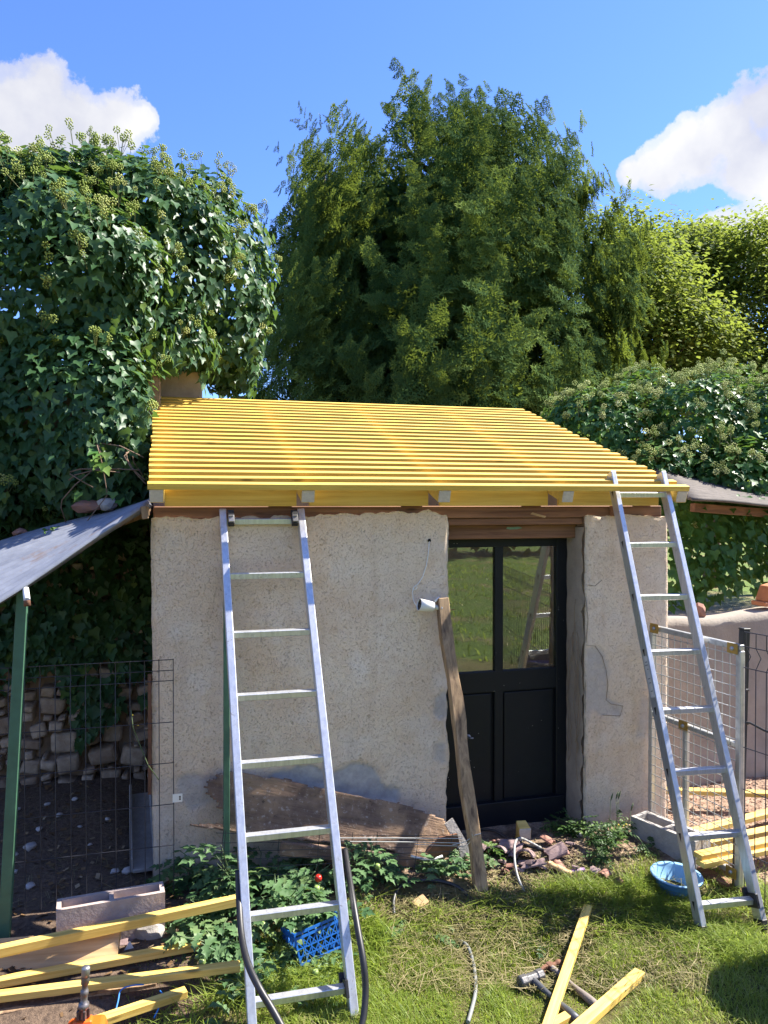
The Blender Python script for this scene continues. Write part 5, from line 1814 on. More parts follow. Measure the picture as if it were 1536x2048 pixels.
# a few sunlit sprigs over the tin roof
sp_p = np.array([P(px, py, 4.2) for px, py in [(195, 905), (200, 915), (206, 925), (210, 935), (198, 930), (190, 900), (215, 905), (186, 920), (118, 1065), (130, 1060), (96, 1060), (142, 1062), (110, 1055), (150, 1075), (128, 1080), (60, 1098), (175, 1050), (225, 985), (240, 1000), (160, 985)]])
spr = thing('ivy_sprig', 'loose ivy sprig with fresh leaves lying across the corrugated zinc roof', 'ivy sprig', P(200, 960, 4.2))
split_leaves('leaf', IVY_V, IVY_F, sp_p, frames(np.tile([[-.1, -.5, .8]], (len(sp_p), 1)) + rand_unit(len(sp_p)) * .4, np.tile([[0, -.3, -.8]], (len(sp_p), 1)) + rand_unit(len(sp_p)) * .5), np.full(len(sp_p), .062), RNG.random(len(sp_p)) * .4 + .6, IVYR, spr, 40, 'leaves')
q = MB(); q.tube([P(x, y, 4.2) for x, y in ((90, 1060), (130, 1058), (170, 1048), (215, 990), (205, 930), (194, 890))], .003, 5); obj('stem', q, VINE, spr)

# flowering ivy heap to the right of the roof
E2 = [ell(1240, 880, 6.9, .55, .5, .45), ell(1170, 840, 7.0, .35, .4, .28), ell(1400, 860, 6.8, .6, .55, .50), ell(1540, 860, 6.7, .55, .5, .5), ell(1330, 960, 6.4, .6, .4, .35), ell(1480, 960, 6.2, .55, .4, .30), ell(1640, 900, 6.6, .6, .5, .55), ell(1290, 790, 7.2, .3, .3, .22), ell(1450, 790, 7.2, .35, .3, .25)]
cp4 = curtain_pts([(1338, 985), (1620, 1000), (1620, 1190), (1480, 1180), (1400, 1215), (1338, 1215)], 4.75, 1500, .22, -.35)
ivy('ivy', 'flowering ivy heap with pale flower heads between the yellow roof and the sheet roof', E2, 12000, .064, 260, IVYR, (3.6, 6.2, 0), 300, cp4, .12, (), (), .026, upn=.5, seed=5, umat=UMBELP)

# bank of dark leaves under the sheet roof so that no daylight shows
def yew_plume():
    V, Fc, T = [], [], []
    def needle(p, d, n_, L_, w, t):
        d = d / np.linalg.norm(d); s = np.cross(d, n_); s /= np.linalg.norm(s)
        o_ = len(V)
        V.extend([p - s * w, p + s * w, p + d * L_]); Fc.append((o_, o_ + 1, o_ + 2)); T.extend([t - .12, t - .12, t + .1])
    up_ = np.array([0, 0, 1.0])
    ns = 8
    for i in range(ns):
        t = (i + .5) / ns
        base = np.array([0, t, -.10 * t * t])
        for s in (-1, 1):
            L_ = .40 * (1 - t) ** .8 + .07
            d = np.array([s * .85, .62, -.12 + .3 * RNG.random()]); d /= np.linalg.norm(d)
            m = max(2, int(L_ / .095))
            for j in range(m):
                pp_ = base + d * L_ * (j + .3) / m + np.array([0, 0, -.22 * (L_ * j / m) ** 2])
                e = (j + 1) / m
                for s2 in (-1, 1):
                    nd = d * .8 + np.cross(d, up_) * s2 * .75 + RNG.normal(size=3) * .3
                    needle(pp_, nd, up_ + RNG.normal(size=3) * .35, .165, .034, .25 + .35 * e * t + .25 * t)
    for s2 in range(5):
        needle(np.array([0, .96, -.09]), np.array([RNG.uniform(-.4, .4), 1, RNG.uniform(-.2, .3)]), up_ + RNG.normal(size=3) * .3, .1, .016, .85)
    return np.array(V), np.array(Fc), np.array(T)


def conifer(name, label, cat, prof, centre_px, d, n_cl, mat, trunk_r, depth_r=.85, length=.75, seed=3, lean_up=.7, plumes=7, cshift=None, base_z=0):
    """prof: (py, radius px) rows; the crown is a body of revolution broken into turrets"""
    c0 = np.array(P(centre_px, 1003, d))
    k_ = d / F
    zz = np.array([CZ + (YH - y) * k_ for y, _ in prof])[::-1]
    rr_ = np.array([r * k_ for _, r in prof])[::-1]
    root = thing(name, label, cat, (c0[0], c0[1], base_z))
    tv, tf, tt = yew_plume()
    zs = RNG.random(n_cl * 6) * (zz[-1] - zz[0]) + zz[0]
    r = np.interp(zs, zz, rr_)
    keep = RNG.random(len(zs)) < (r / rr_.max()) * .9 + .1
    zs, r = zs[keep][:n_cl], r[keep][:n_cl]
    m = len(zs)
    th = RNG.random(m) * 2 * math.pi
    inner = np.where(RNG.random(m) < .3, RNG.uniform(.45, .8, m), RNG.uniform(.84, 1.02, m))
    out = np.cos(th)[:, None] * AX_R + np.sin(th)[:, None] * AX_F * -1
    pos0 = np.array([c0[0], c0[1], 0]) + (np.cos(th) * r * inner)[:, None] * AX_R - (np.sin(th) * r * inner * depth_r)[:, None] * AX_F
    pos0[:, 2] = zs
    if cshift is not None:
        pos0 = pos0 + np.interp(zs, zz, np.array(cshift[::-1]) * k_)[:, None] * AX_R
    nz = fnoise(pos0, .9, seed, 3)
    pos0 = pos0 + out * (nz * .55)[:, None] * (r / rr_.max())[:, None]
    # open pockets where the dark inside shows
    hole = fnoise(pos0, 1.5, seed + 4, 2)
    keep = (hole > -.10) | (inner < .7)
    back = np.sin(th) < -.35
    keep &= ~(back & (RNG.random(m) < .6))
    pos0, out, nz, r = pos0[keep], out[keep], nz[keep], r[keep]
    m = len(pos0)
    axis = out * .45 + AX_U * lean_up + rand_unit(m) * .28
    axis /= np.linalg.norm(axis, axis=1, keepdims=True)
    L_ = length * RNG.uniform(.6, 1.25, m) * (.55 + .45 * r / rr_.max())
    tcl = np.clip(.45 + .34 * RNG.normal(size=m), 0, 1)
    PP, NN, DD, SS, TT = [], [], [], [], []
    for j in range(plumes):
        t = j / (plumes - 1)
        a = 2.39996 * j + RNG.random(m) * 1.5
        
        s1 = np.cross(axis, AX_F); s1 /= np.linalg.norm(s1, axis=1, keepdims=True)
        s2 = np.cross(axis, s1)
        rad = np.cos(a)[:, None] * s1 + np.sin(a)[:, None] * s2
        PP.append(pos0 + axis * (L_ * (t - .35))[:, None])
        dd = axis * (.35 + .8 * t) + rad * (.95 - .75 * t) + np.array([0, 0, -.18 * (1 - t)])
        DD.append(dd); NN.append(AX_U * .25 + rand_unit(m) * .4 + out * .9)
        SS.append(L_ * (.46 - .22 * t)); TT.append(tcl)
    PP, NN, DD, SS, TT = map(np.concatenate, (PP, NN, DD, SS, TT))
    V, Fc = scatter(tv, tf, PP, frames(NN, DD), SS)
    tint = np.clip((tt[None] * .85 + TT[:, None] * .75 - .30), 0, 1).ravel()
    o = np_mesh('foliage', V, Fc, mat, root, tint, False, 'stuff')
    kk = n_cl * 22
    zi = RNG.random(kk) * (zz[-1] - zz[0]) * .80 + zz[0]; ri = np.interp(zi, zz, rr_) * np.sqrt(RNG.random(kk)) * .66
    ti = RNG.random(kk) * 2 * math.pi
    pi_ = np.array([c0[0], c0[1], 0]) + (np.cos(ti) * ri)[:, None] * AX_R - (np.sin(ti) * ri * depth_r)[:, None] * AX_F; pi_[:, 2] = zi
    hol = fnoise(pi_, 1.1, seed + 8, 2) > -.22
    pi_ = pi_[hol]; kk = len(pi_)
    tv4 = np.array([(0, 0, 0), (-.22, .5, .06), (0, 1, -.1), (.22, .5, .06)], float); tf4 = np.array([(0, 3, 2), (0, 2, 1)])
    V4, F4 = scatter(tv4, tf4, pi_, frames(rand_unit(kk), rand_unit(kk) + AX_U * .7), .19 * RNG.uniform(.6, 1.2, kk))
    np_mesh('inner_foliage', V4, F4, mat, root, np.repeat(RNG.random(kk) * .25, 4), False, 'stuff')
    q = MB(); q.tube([Vector((c0[0] + .05 * math.sin(i), c0[1], base_z + (zz[-1] - base_z) * .93 * i / 10)) for i in range(11)], [trunk_r * (1 - .09 * i) for i in range(11)], 10); obj('trunk', q, BARK, root)
    rr2 = random.Random(seed)
    for i in range(26):
        z = base_z + .6 + (zz[-1] - base_z - 1.2) * i / 26; a = i * 2.4
        R_ = float(np.interp(z, zz, rr_)) * .5
        dr = Vector((math.cos(a), math.sin(a), .55))
        b0 = Vector((c0[0], c0[1], z)); q = MB()
        q.tube([b0, b0 + dr * R_ * .5 + Vector((0, 0, -.05)), b0 + dr * R_ + Vector((0, 0, .1))], [.05, .035, .012], 6); obj('branch', q, BARK, root)
    return root


YP = [(250, 12), (272, 75), (298, 140), (335, 200), (378, 248), (425, 283), (478, 310), (535, 330), (600, 345), (680, 357), (760, 366), (830, 370), (1003, 320)]
conifer('yew_tree', 'tall broad dark green conifer rising behind the yellow roof', 'tree', YP, 880, 11.2, 1250, YEWM, .22, .85, 1.0, plumes=12, cshift=[-10, -5, 0, -5, 5, 10, 5, 0, -5, 0, 0, 0, 0])
conifer('conifer', 'thin blue grey conifer top showing past the left shoulder of the big conifer', 'tree', [(250, 20), (275, 50), (310, 80), (360, 105), (450, 130), (700, 150), (1003, 150)], 650, 15.5, 210, GREYC, .16, .9, .9, seed=9, lean_up=.35, plumes=6)


def broadleaf(name, label, crown, k, size, mat, base_px, d, seed, tint_shift=0.0, nclump=70):
    c_all = [np.array(P(px, py, d_)) for px, py, d_, *_ in crown]
    base = P(base_px, 1003, d); base.z = float(gz(base.x, base.y))
    root = thing(name, label, 'tree', base)
    ells = [ell(px, py, d_, rx, ry, rz) for px, py, d_, rx, ry, rz in crown]
    cp_, cn_ = shell_points(ells, nclump, .35, .2, .8, seed, .3)
    pos, nrm, tin = [], [], []
    per = k // nclump
    for c, n_ in zip(cp_, cn_):
        u = RNG.normal(size=(per, 3)) * np.array([.42, .42, .20]) * RNG.uniform(.7, 1.3)
        pos.append(c + u + np.array([0, 0, -.12]) * (u[:, :1] ** 2 + u[:, 1:2] ** 2) * 4)
        nrm.append(np.tile(AX_U * .8 + n_ * .4, (per, 1)) + rand_unit(per) * .55)
        tin.append(np.clip(RNG.normal(.45 + RNG.normal() * .16 + tint_shift, .18, per), 0, 1))
    pos, nrm, tin = map(np.concatenate, (pos, nrm, tin))
    tv = np.array([(0, 0, 0), (-.3, .45, .06), (0, 1, -.06), (.3, .45, .06)], float); tf = np.array([(0, 3, 2), (0, 2, 1)])
    V, Fc = scatter(tv, tf, pos, frames(nrm, rand_unit(len(pos)) + np.array([0, 0, -.5])), size * RNG.uniform(.6, 1.2, len(pos)))
    np_mesh('foliage', V, Fc, mat, root, np.repeat(tin, 4), False, 'stuff')
    top = max(c[2] for c in cp_)
    q = MB(); q.tube([base + Vector((.08 * math.sin(i * 1.3), 0, (top - base.z) * .8 * i / 8)) for i in range(9)], [.17 * (1 - .1 * i) for i in range(9)], 9); obj('trunk', q, BARK, root)
    for i, c in enumerate(cp_[::4]):
        b0 = base + Vector((0, 0, (float(c[2]) - base.z) * .62)); q = MB()
        mid = (b0 + Vector(c)) / 2 + Vector((0, 0, .15))
        q.tube([b0, mid, Vector(c)], [.05, .03, .008], 5); obj('branch', q, BARK, root)
    return root
broadleaf('broadleaf_tree', 'yellow green leafy tree touching the right side of the big conifer', [(1260, 570, 14, .9, .8, 1.0), (1230, 720, 14, .8, .7, .9), (1330, 680, 14, .9, .8, 1.1), (1230, 480, 14.2, .45, .45, .45)], 36000, .105, DECM, 1270, 14, 21, .13)
broadleaf('broadleaf_tree', 'green leafy tree with arching top at the right, in front of the cloud', [(1390, 530, 16, 1.0, .9, 1.0), (1440, 650, 16, 1.2, 1.0, 1.2), (1340, 480, 16, .55, .5, .45), (1480, 780, 15.5, 1.2, .8, .8)], 44000, .105, DECM, 1420, 16, 22, .05)
broadleaf('broadleaf_tree', 'airy pale leafed tree at the right edge of the photo above the ivy', [(1530, 520, 15, .75, .7, .9), (1580, 640, 15, 1.1, .9, 1.3), (1510, 470, 15, .4, .4, .4), (1700, 600, 15, 1.4, 1, 1.8)], 30000, .10, DECM, 1590, 15, 23, .02, 60)

# far hedge: across the lawn behind the camera and beyond the trees
def hedge(name, label, x0, x1, y, h, k, size):
    p = np.stack([RNG.uniform(x0, x1, k), y + RNG.normal(size=k) * .8, RNG.random(k) ** .8 * h], 1)
    p[:, 2] *= 1 + .25 * np.sin(p[:, 0] * .7) + .15 * np.sin(p[:, 0] * 2.1)
    tv = np.array([(0, 0, 0), (-.4, .5, .1), (0, 1, -.1), (.4, .5, .1)], float); tf = np.array([(0, 3, 2), (0, 2, 1)])
    V, Fc = scatter(tv, tf, p, frames(rand_unit(k) + AX_U * .4, rand_unit(k)), size * RNG.uniform(.6, 1.2, k))
    o = np_mesh(name, V, Fc, DECM, None, np.repeat(RNG.random(k) * .5, 4), False)
    return tag(o, label, 'hedge', None, 'stuff')
hedge('hedge', 'far green hedge closing the lawn opposite the shed', -20, 30, -18, 4.5, 14000, .5)
hedge('hedge', 'far green hedge closing the view beyond the trees', -25, 30, 30, 3.5, 14000, .5)

# ================================================================== GRASS, CLIPPINGS, CHIPS
def blades(name, label, pts, h, lean_, width, mat, tint, kind='stuff', segs=3):
    k = len(pts)
    az = RNG.random(k) * 2 * math.pi
    out = np.stack([np.cos(az), np.sin(az), np.zeros(k)], 1)
    side = np.stack([-np.sin(az), np.cos(az), np.zeros(k)], 1)
    rows = []
    for s in range(segs + 1):
        t = s / segs
        c = pts + AX_U * (h * (t - .25 * lean_ * t * t))[:, None] + out * (h * lean_ * t ** 1.7)[:, None]
        w = width * (1 - t ** 1.5) if s < segs else 0 * width
        rows.append(c - side * w[:, None] if s < segs else c)
        if s < segs: rows.append(c + side * w[:, None])
    V = np.stack(rows, 1).reshape(-1, 3)
    nv = 2 * segs + 1
    tf = []
    for s in range(segs - 1):
        a = 2 * s; tf += [(a, a + 1, a + 3), (a, a + 3, a + 2)]
    a = 2 * (segs - 1); tf.append((a, a + 1, a + 2))
    tf = np.array(tf)
    Fc = (tf[None] + (np.arange(k) * nv)[:, None, None]).reshape(-1, 3)
    o = np_mesh(name, V, Fc, mat, None, np.repeat(tint, nv), True)
    return tag(o, label, 'grass', None, kind)


def ground_pts(k, x0, x1, y0, y1):
    p = np.stack([RNG.uniform(x0, x1, k), RNG.uniform(y0, y1, k), np.zeros(k)], 1)
    p[:, 2] = gz(p[:, 0], p[:, 1])
    return p


def to_px(p):
    l = (p - CAM) @ BAS
    return 768 + F * l[:, 0] / l[:, 1], YH - F * l[:, 2] / l[:, 1]


def lawn_mask(p):
    n1 = fnoise(p, 2.4, 3, 3); n2 = fnoise(p, 9, 4, 2)
    edge = 3.20 + .10 * n1 + .05 * n2 + .10 * sstep(1.5, 2.2, p[:, 0])
    m = sstep(.10, -.10, p[:, 1] - edge)
    m *= sstep(-.35, .25, p[:, 0] + .15 * n1 + .12 * sstep(2.9, 2.5, p[:, 1]))
    m *= sstep(2.68, 2.52, p[:, 0] + .05 * n2 ) * .95 + .05
    dry = fnoise(p, 1.7, 14, 3)
    m *= 1 - .82 * sstep(.0, .36, dry)
    return m, dry

p = ground_pts(165000, -.7, 3.2, 1.7, 3.6)
m, dry = lawn_mask(p)
keep = RNG.random(len(p)) < m
keep &= np.hypot(p[:, 0] - bas.location.x, p[:, 1] - bas.location.y) > .115
p, dry = p[keep], dry[keep]
cl = fnoise(p, 5, 6, 3)
def near_lines(p, lines, w):
    """1 close to things lying on the grass, which press it down"""
    x, y = to_px(p)
    d = np.full(len(p), 1e9)
    for l in lines:
        for (x0, y0), (x1, y1) in zip(l[:-1], l[1:]):
            vx, vy = x1 - x0, y1 - y0
            t = np.clip(((x - x0) * vx + (y - y0) * vy) / (vx * vx + vy * vy), 0, 1)
            d = np.minimum(d, np.hypot(x - x0 - vx * t, (y - y0 - vy * t)))
    return 1 - sstep(w * .5, w, d)
LYING = [[(1045, 1985), (1085, 1965), (1160, 2060)], [(1080, 1955), (1130, 1965), (1205, 2030)], [(1178, 1850), (1090, 2070)], [(1285, 1970), (1170, 2075)], [(1100, 2050), (1150, 2050)],
         [(920, 1890), (946, 1925), (953, 1970), (938, 2060)], [(0, 1920), (470, 1815)], [(0, 1975), (400, 1900)], [(0, 2005), (470, 1945)], [(120, 2060), (370, 1998)], [(600, 1915), (690, 1905)], [(1040, 1790), (1030, 1740)], [(790, 1840), (800, 1800), (930, 1795)]]
press = near_lines(p, LYING, 46)
h = .020 + .024 * RNG.random(len(p)) + .026 * np.clip(cl + .2, 0, 1)
h = h * (1 - .72 * press)
tint = np.clip(.57 + .22 * RNG.normal(size=len(p)) + .45 * np.clip(dry, -.4, .6), 0, .98)
blades('lawn', 'sunlit rough green grass in front of the shed', p, h, RNG.uniform(.25, 1.5, len(p)), RNG.uniform(.0012, .0024, len(p)), GRASSM, tint)
# long tufts by the narrow ladder and along the soil edge
tp = []
for x, y, r, k in ((1110, 1815, .16, 700), (1180, 1800, .14, 700), (1240, 1790, .18, 1000), (1290, 1830, .16, 900), (1330, 1800, .16, 900), (1360, 1815, .12, 500), (1290, 1790, .08, 300), (1420, 1880, .16, 600), (1480, 1900, .18, 700), (1050, 1800, .10, 350), (1210, 1850, .14, 600), (1520, 1800, .14, 500),
                   (760, 1850, .14, 350), (700, 1900, .14, 350), (860, 1830, .12, 300), (640, 1930, .14, 350), (980, 1820, .14, 350), (1150, 1780, .1, 300), (500, 1990, .12, 250), (380, 2010, .14, 250)):
    c = PG(x, y)
    a = RNG.normal(size=(k, 2)) * r * .6
    tp.append(np.stack([c.x + a[:, 0], c.y + a[:, 1] * .8, gz(c.x + a[:, 0], c.y + a[:, 1] * .8)], 1))
tp = np.concatenate(tp)
xx, yy = to_px(tp)
tp = tp[(near_lines(tp, LYING, 40) < .3) & (yy > 1775) & (np.hypot(tp[:, 0] - bas.location.x, tp[:, 1] - bas.location.y) > .12)]
blades('long_grass', 'long dark green grass tufts round the foot of the narrow ladder', tp, RNG.uniform(.04, .105, len(tp)), RNG.uniform(.6, 2.2, len(tp)), RNG.uniform(.0016, .0032, len(tp)), GRASSM, np.clip(.45 + .2 * RNG.normal(size=len(tp)), 0, .95), segs=4)

def litter(name, label, pts, L_, w, mat, tint, tilt=.25, cat='litter', lift_=.006):
    k = len(pts)
    tv = np.array([(-.5, 0, 0), (-.45, .5, .04), (.5, .5, 0), (.45, 0, -.02), ], float)
    az = RNG.random(k) * 2 * math.pi
    d = np.stack([np.cos(az), np.sin(az), RNG.normal(size=k) * tilt], 1)
    n_ = AX_U + rand_unit(k) * tilt
    rot = frames(n_, d)
    tv2 = np.array([(-.5, -.5, 0), (-.5, .5, 0), (.5, .5, 0), (.5, -.5, 0)], float)
    sc = np.stack([w, L_, L_], 1)
    V = np.einsum('kij,kvj->kvi', rot, tv2[None] * sc[:, None, :]) + pts[:, None] + np.array([0, 0, 1]) * (lift_ + L_ * .12 * RNG.random(k))[:, None, None]
    Fc = (np.array([[0, 3, 2, 1]])[None] + (np.arange(k) * 4)[:, None, None]).reshape(-1, 4)
    o = np_mesh(name, V.reshape(-1, 3), Fc, mat, None, np.repeat(tint, 4), False)
    return tag(o, label, cat, None, 'stuff')

# cut dried grass
k = 5200
px = np.concatenate([RNG.normal(1180, 110, k // 2), RNG.uniform(780, 1420, k - k // 2)]); py = np.concatenate([RNG.normal(1830, 28, k // 2), RNG.uniform(1785, 1990, k - k // 2)])
cp_ = np.array([PG(a, b_) for a, b_ in zip(px, py)])
litter('grass_clippings', 'dried cut grass scattered over the lawn and soil edge', cp_, RNG.uniform(.03, .13, k), RNG.uniform(.0015, .0032, k), DRYM, RNG.random(k), .3, 'clippings', .02)
# wood chips at the door and in the pen
k = 4200
px = RNG.uniform(940, 1330, k); py = RNG.normal(1748, 32, k)
ok = (py > 1668) & (py < 1830); cp_ = np.array([PG(a, b_) for a, b_ in zip(px[ok], py[ok])])
litter('wood_chips', 'pale wood chips strewn over the soil before the black door', cp_, RNG.uniform(.006, .02, len(cp_)), RNG.uniform(.003, .009, len(cp_)), DRYM, RNG.uniform(.45, 1, len(cp_)), .5, 'wood chips')
k = 6000
cp_ = ground_pts(k, 2.66, 4.6, 2.4, 4.15)
CHIPM = simple('reddish_wood_chips', (.42, .26, .18), .9, 0, .4, 30, 0, col2=(.22, .12, .08))
litter('wood_chips', 'reddish wood chips covering the pen behind the gate', cp_, RNG.uniform(.008, .03, k), RNG.uniform(.004, .012, k), CHIPM, RNG.random(k), .5, 'wood chips')
# straw and dead leaves on the dark soil, left pen
k = 420
cp_ = ground_pts(k, -1.1, -.15, 3.62, 5.0)
litter('straw', 'thin straw scattered over the dark soil behind the wire fence panel', cp_, RNG.uniform(.03, .11, k), RNG.uniform(.001, .002, k), DRYM, RNG.uniform(.4, 1, k), .1, 'straw')
k = 700
cp_ = np.concatenate([ground_pts(k, -1.2, .1, 3.0, 5.0), ground_pts(300, .1, 1.4, 3.25, 3.7)])
LITM = leafmat('dead_leaf', (.06, .035, .02), (.22, .13, .06), (.42, .32, .2), .8, .05, (.3, .2, .08), .2)
litter('leaf_litter', 'dead leaves and crumbs on the soil round the fence and battens', cp_, RNG.uniform(.008, .034, len(cp_)), RNG.uniform(.006, .022, len(cp_)), LITM, RNG.random(len(cp_)), .45, 'leaf litter')
# dry stalks under the hose coil
k = 1500
px = RNG.normal(880, 70, k); py = RNG.normal(1802, 17, k)
cp_ = np.array([PG(a, b_) for a, b_ in zip(px, py)])
litter('dry_stalks', 'heap of dry stalks under the coiled black hose', cp_, RNG.uniform(.03, .11, k), RNG.uniform(.0012, .0028, k), DRYM, RNG.uniform(.2, .9, k), .35, 'stalks', .012)

# ================================================================== TOMATO PLANTS AND WEEDS
def compound_leaf(name, mat, pairs, w, tint, droop=.35, lobed=True):
    V, Fc = [], []
    tv = OVAL_V.copy(); tv[:, 0] *= w
    if lobed:
        tv = np.array([(0, 0, 0), (-.34, .18, .05), (-.2, .36, .02), (-.36, .55, .05), (-.14, .7, .01), (0, 1, -.12), (.14, .7, .01), (.36, .55, .05), (.2, .36, .02), (.34, .18, .05), (0, .45, -.05)], float)
        tv[:, 0] *= w
        tf = np.array([(10, i, i + 1) for i in range(9)] + [(10, 9, 0)])[:, ::-1]
    else:
        tf = OVAL_F
    off = 0
    def put(p, ang, s, z):
        nonlocal off
        c_, s_ = math.cos(ang), math.sin(ang)
        M = np.array([[c_, s_, 0], [-s_, c_, 0], [0, 0, 1.0]])
        v = (tv * s) @ M.T
        v[:, 2] -= droop * (v[:, 0] ** 2 + v[:, 1] ** 2) * .9
        V.append(v + p); Fc.append(tf + off); off += len(tv)
    for i in range(pairs):
        t = .28 + .55 * i / max(1, pairs - 1)
        for s in (-1, 1):
            put(np.array([0, t, -droop * t * t]), s * (1.15 - .3 * i / pairs), .36 - .06 * abs(i - pairs / 2 + .5), 0)
    put(np.array([0, .86, -droop * .74]), 0.0, .40, 0)
    # rachis
    for a, b_ in ((0, .45), (.45, .9)):
        za, zb = -droop * a * a, -droop * b_ * b_
        V.append(np.array([(-.008, a, za), (.008, a, za), (.006, b_, zb), (-.006, b_, zb)])); Fc.append(np.array([(0, 1, 2), (0, 2, 3)]) + off); off += 4
    return leaf_mesh(name, np.concatenate(V), np.concatenate(Fc), mat, tint)

TL = [compound_leaf('leaf', TOMM, 3, .95, t, dr) for t, dr in ((.1, .3), (.3, .5), (.5, .35), (.7, .6), (.9, .4), (.45, .8))]
WL = [compound_leaf('leaf', WEEDM, 3, .8, t, dr) for t, dr in ((.1, .2), (.4, .4), (.7, .3), (.95, .5))]
STEMM = simple('green_stem', (.09, .14, .05), .6, bmp=0)
GTOM = simple('green_tomato', (.24, .33, .10), .35, 0, .15, 10, 0)
RTOM = simple('red_tomato', (.55, .03, .02), .3, 0, .15, 10, 0)
fruit_m = []
for mm in (GTOM, RTOM):
    q = MB(); q.lathe([(0, -1), (.5, -.9), (.9, -.45), (1, .05), (.85, .6), (.5, .86), (.15, .82), (0, .78)], (0, 0, 0), (0, 0, 1), 10); fruit_m.append(q.mesh('tomato', mm))


def plant(name, label, cat, px, py, height, spread, nst, per, lsize, leaves, group, fruit=0, red=False, seed=0, dz=0.0):
    rp = random.Random(seed * 7 + 3)
    base = PG(px, py) + Vector((0, 0, dz))
    root = thing(name, label, cat, base, group)
    for s in range(nst):
        a = rp.uniform(0, 6.28); sp = spread * rp.uniform(.4, 1.0); hh = height * rp.uniform(.55, 1.05)
        pts = []
        for i in range(6):
            t = i / 5
            pts.append(base + Vector((math.cos(a) * sp * t ** 1.4 + rp.uniform(-.01, .01), math.sin(a) * sp * .7 * t ** 1.4, hh * (t - .22 * t * t * (sp / max(hh, .01)) ** .5) - .01)))
        q = MB(); q.tube(pts, [.0045 * (1 - .12 * i) * (lsize / .16) ** .5 for i in range(6)], 5); obj('stem', q, STEMM, root)
        for j in range(per):
            t = .15 + .85 * (j + rp.random()) / per
            i = min(4, int(t * 5)); f = t * 5 - i
            p = pts[i] * (1 - f) + pts[i + 1] * f
            b_ = rp.uniform(0, 6.28)
            d = Vector((math.cos(b_), math.sin(b_), rp.uniform(.0, .7))).normalized()
            n_ = Vector((rp.uniform(-.4, .4), rp.uniform(-.5, .3), 1)).normalized()
            Rm = frames(np.array([n_]), np.array([d]))[0]
            M = np.eye(4); M[:3, :3] = Rm * (lsize * rp.uniform(.65, 1.15)); M[:3, 3] = p
            place('leaf', rp.choice(leaves), Matrix(M.tolist()), root)
        for k in range(fruit if s == 0 else 0):
            p = pts[rp.randrange(1, 4)] + Vector((rp.uniform(-.05, .05), rp.uniform(-.09, -.03), rp.uniform(-.05, .01)))
            r = rp.uniform(.010, .017)
            place('tomato', fruit_m[1 if red and k == 0 else 0], Matrix.Translation(p) @ Matrix.Scale(r, 4), root)
    return root

TG = 'tomato plants below the rotten board'
TP = [('tomato plant climbing beside the dark green post, left of the wide ladder', 392, 1765, .24, .14, 5, 6, .15, 3),
      ('tomato plant low between the concrete block and the wide ladder', 425, 1835, .17, .16, 5, 6, .14, 4),
      ('tomato plant with green fruit hanging over the yellow battens', 440, 1905, .15, .20, 6, 6, .16, 5),
      ('tomato plant behind the wide ladder below the left half of the rotten board', 525, 1770, .22, .15, 5, 6, .15, 2),
      ('tomato plant with one red tomato behind the wide ladder', 607, 1798, .25, .15, 5, 6, .14, 5),
      ('sunlit tomato plant standing just left of the blue crate', 560, 1850, .24, .20, 6, 6, .15, 6),
      ('tomato plant growing behind the blue crate', 655, 1842, .17, .12, 5, 5, .14, 3),
      ('tall tomato plant showing right of the wide ladder', 728, 1775, .30, .13, 5, 6, .13, 1),
      ('tomato plant right of the wide ladder, nearer the hose coil', 772, 1765, .16, .12, 4, 5, .12, 0),
      ('sprawling tomato plant in the shade under the right end of the board', 862, 1742, .12, .16, 5, 5, .13, 0),
      ('tomato plant at the foot of the leaning post', 925, 1728, .11, .12, 4, 5, .12, 0),
      ('trailing tomato plant low on the grass left of the wide ladder', 480, 1965, .08, .20, 6, 5, .15, 5),
      ('tomato plant whose leaves touch the yellow battens beside the paper scrap', 360, 1880, .10, .16, 4, 5, .13, 1),
      ('low tomato plant spreading in front of the blue crate', 612, 1925, .09, .12, 5, 5, .12, 1),
      ('tall sunlit tomato plant between the dark green post and the wide ladder', 470, 1800, .30, .13, 5, 7, .14, 1),
      ('tomato plant low in front of the wire behind the wide ladder', 600, 1745, .16, .14, 5, 5, .14, 0)]
for i, (lab, x, y, h_, s_, ns_, pr, ls_, fr_n) in enumerate(TP):
    plant('tomato_plant', lab, 'tomato plant', x, y, h_, s_, ns_, pr, ls_, TL, TG, fr_n, 'red tomato' in lab, i)
for i, (lab, x, y, sp_) in enumerate((('wilting tomato shoot lying on the grass, the left one of the pair', 800, 1858, .15), ('wilting tomato shoot lying on the grass below the hose coil, the right one', 880, 1872, .15), ('small leafy tomato shoot lying on the grass by the wide ladder foot', 655, 1985, .12))):
    plant('tomato_shoot', lab, 'tomato plant', x, y, .06, sp_, 3, 4, .11, TL[2:4], 'tomato shoots on the grass', 0, False, 40 + i)
WG = 'weeds before the door and pier'
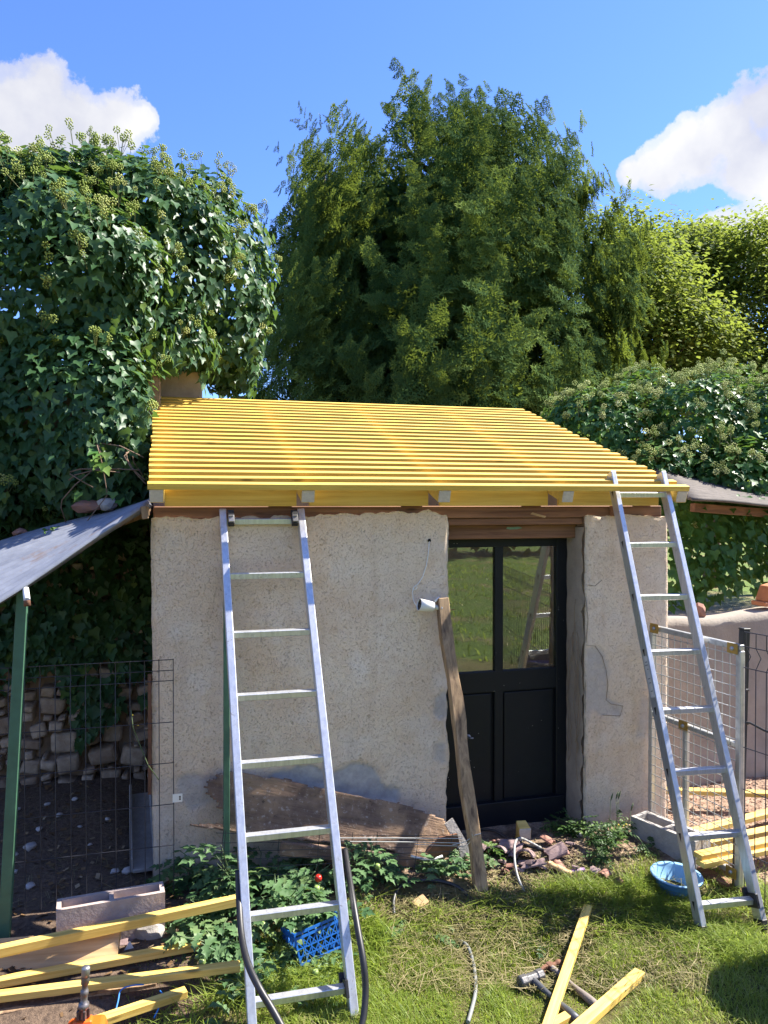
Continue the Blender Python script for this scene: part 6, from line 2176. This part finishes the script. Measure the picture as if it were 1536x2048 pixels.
for i, (lab, x, y, h_, s_, ns_, pr, ls_) in enumerate((
        ('dark leafy weed at the corner of the pier beside the door', 1150, 1668, .16, .10, 6, 7, .07),
        ('thick dark green weed in front of the pier', 1205, 1688, .15, .13, 8, 8, .075),
        ('weed between the pier and the open concrete block', 1245, 1672, .15, .09, 6, 6, .065),
        ('bright green weed catching the sun before the pier', 1200, 1722, .08, .11, 7, 7, .06),
        ('pale weed against the bottom of the black door', 1108, 1662, .10, .07, 5, 5, .06),
        ('leafy weed right of the leaning post before the door', 988, 1712, .10, .08, 5, 6, .08),
        ('low weed beside the blue basin', 1295, 1705, .08, .06, 4, 5, .055),
        ('low green weed on the grass between hammers and narrow ladder', 1240, 1945, .04, .10, 5, 5, .07),
        ('weed sprouting through the wire fence at the shed corner', 318, 1790, .10, .08, 4, 4, .08),
        ('dark green weed in the grass left of the long batten', 1080, 1880, .05, .12, 6, 6, .075))):
    plant('weed', lab, 'weed', x, y, h_, s_, ns_, pr, ls_, WL, WG, 0, False, 60 + i)
# tall seeding stems
def stalk(label, pts, d, m, tips, nm='grass_stem'):
    root = thing(nm, label, 'plant', P(*pts[0], d))
    q = MB(); q.tube([P(x, y, d) for x, y in pts], .0022, 5); obj('stem', q, m, root)
    for x, y, r in tips:
        q = MB(); q.blob(P(x, y, d), (r, r, r), 1, .4, x, 0, True); obj('flower', q, simple('yellow_flower', (.55, .42, .03), .6, bmp=0) if 'yellow_flower' not in bpy.data.materials else bpy.data.materials['yellow_flower'], root)
stalk('weed stalk with small yellow flowers beside the open concrete block', [(1302, 1708), (1280, 1680), (1262, 1660), (1244, 1650), (1236, 1651)], 3.75, STEMM, [(1237, 1650, .006), (1247, 1652, .005), (1252, 1649, .005)])
stalk('thin green stem leaning across the wire fence panel', [(318, 1560), (296, 1530), (280, 1490), (266, 1455), (262, 1420)], 3.44, STEMM, [(265, 1430, .004), (276, 1450, .004)])
rg = random.Random(5)
for k in range(4):
    x = 1210 + 12 * k + rg.uniform(-5, 5)
    q = MB(); a_ = PG(x, 1680); b_ = a_ + Vector((rg.uniform(-.03, .05), 0, rg.uniform(.14, .22)))
    root = thing('grass_stem', 'grass stem with a seed head standing before the pier', 'grass stem', a_, 'seeding grass before the pier')
    q.tube([a_, (a_ + b_) / 2 + Vector((.01, 0, .01)), b_], .0013, 4); obj('stem', q, STEMM, root)
    q = MB(); q.tube([b_, b_ + Vector((.006, 0, .02)), b_ + Vector((.014, 0, .042))], [.002, .005, .001], 6); obj('seed_head', q, STEMM, root)

# taller grass on the lawn opposite the shed (it shows in the door glass)
p = ground_pts(16000, -3, 14, -14, 0.5)
m2 = fnoise(p, .8, 31, 3)
p = p[m2 > -.25]
blades('field_grass', 'rough meadow grass on the lawn opposite the shed', p, RNG.uniform(.05, .16, len(p)), RNG.uniform(.4, 1.8, len(p)), RNG.uniform(.006, .014, len(p)), GRASSM, np.clip(.35 + .3 * RNG.normal(size=len(p)), 0, .98))
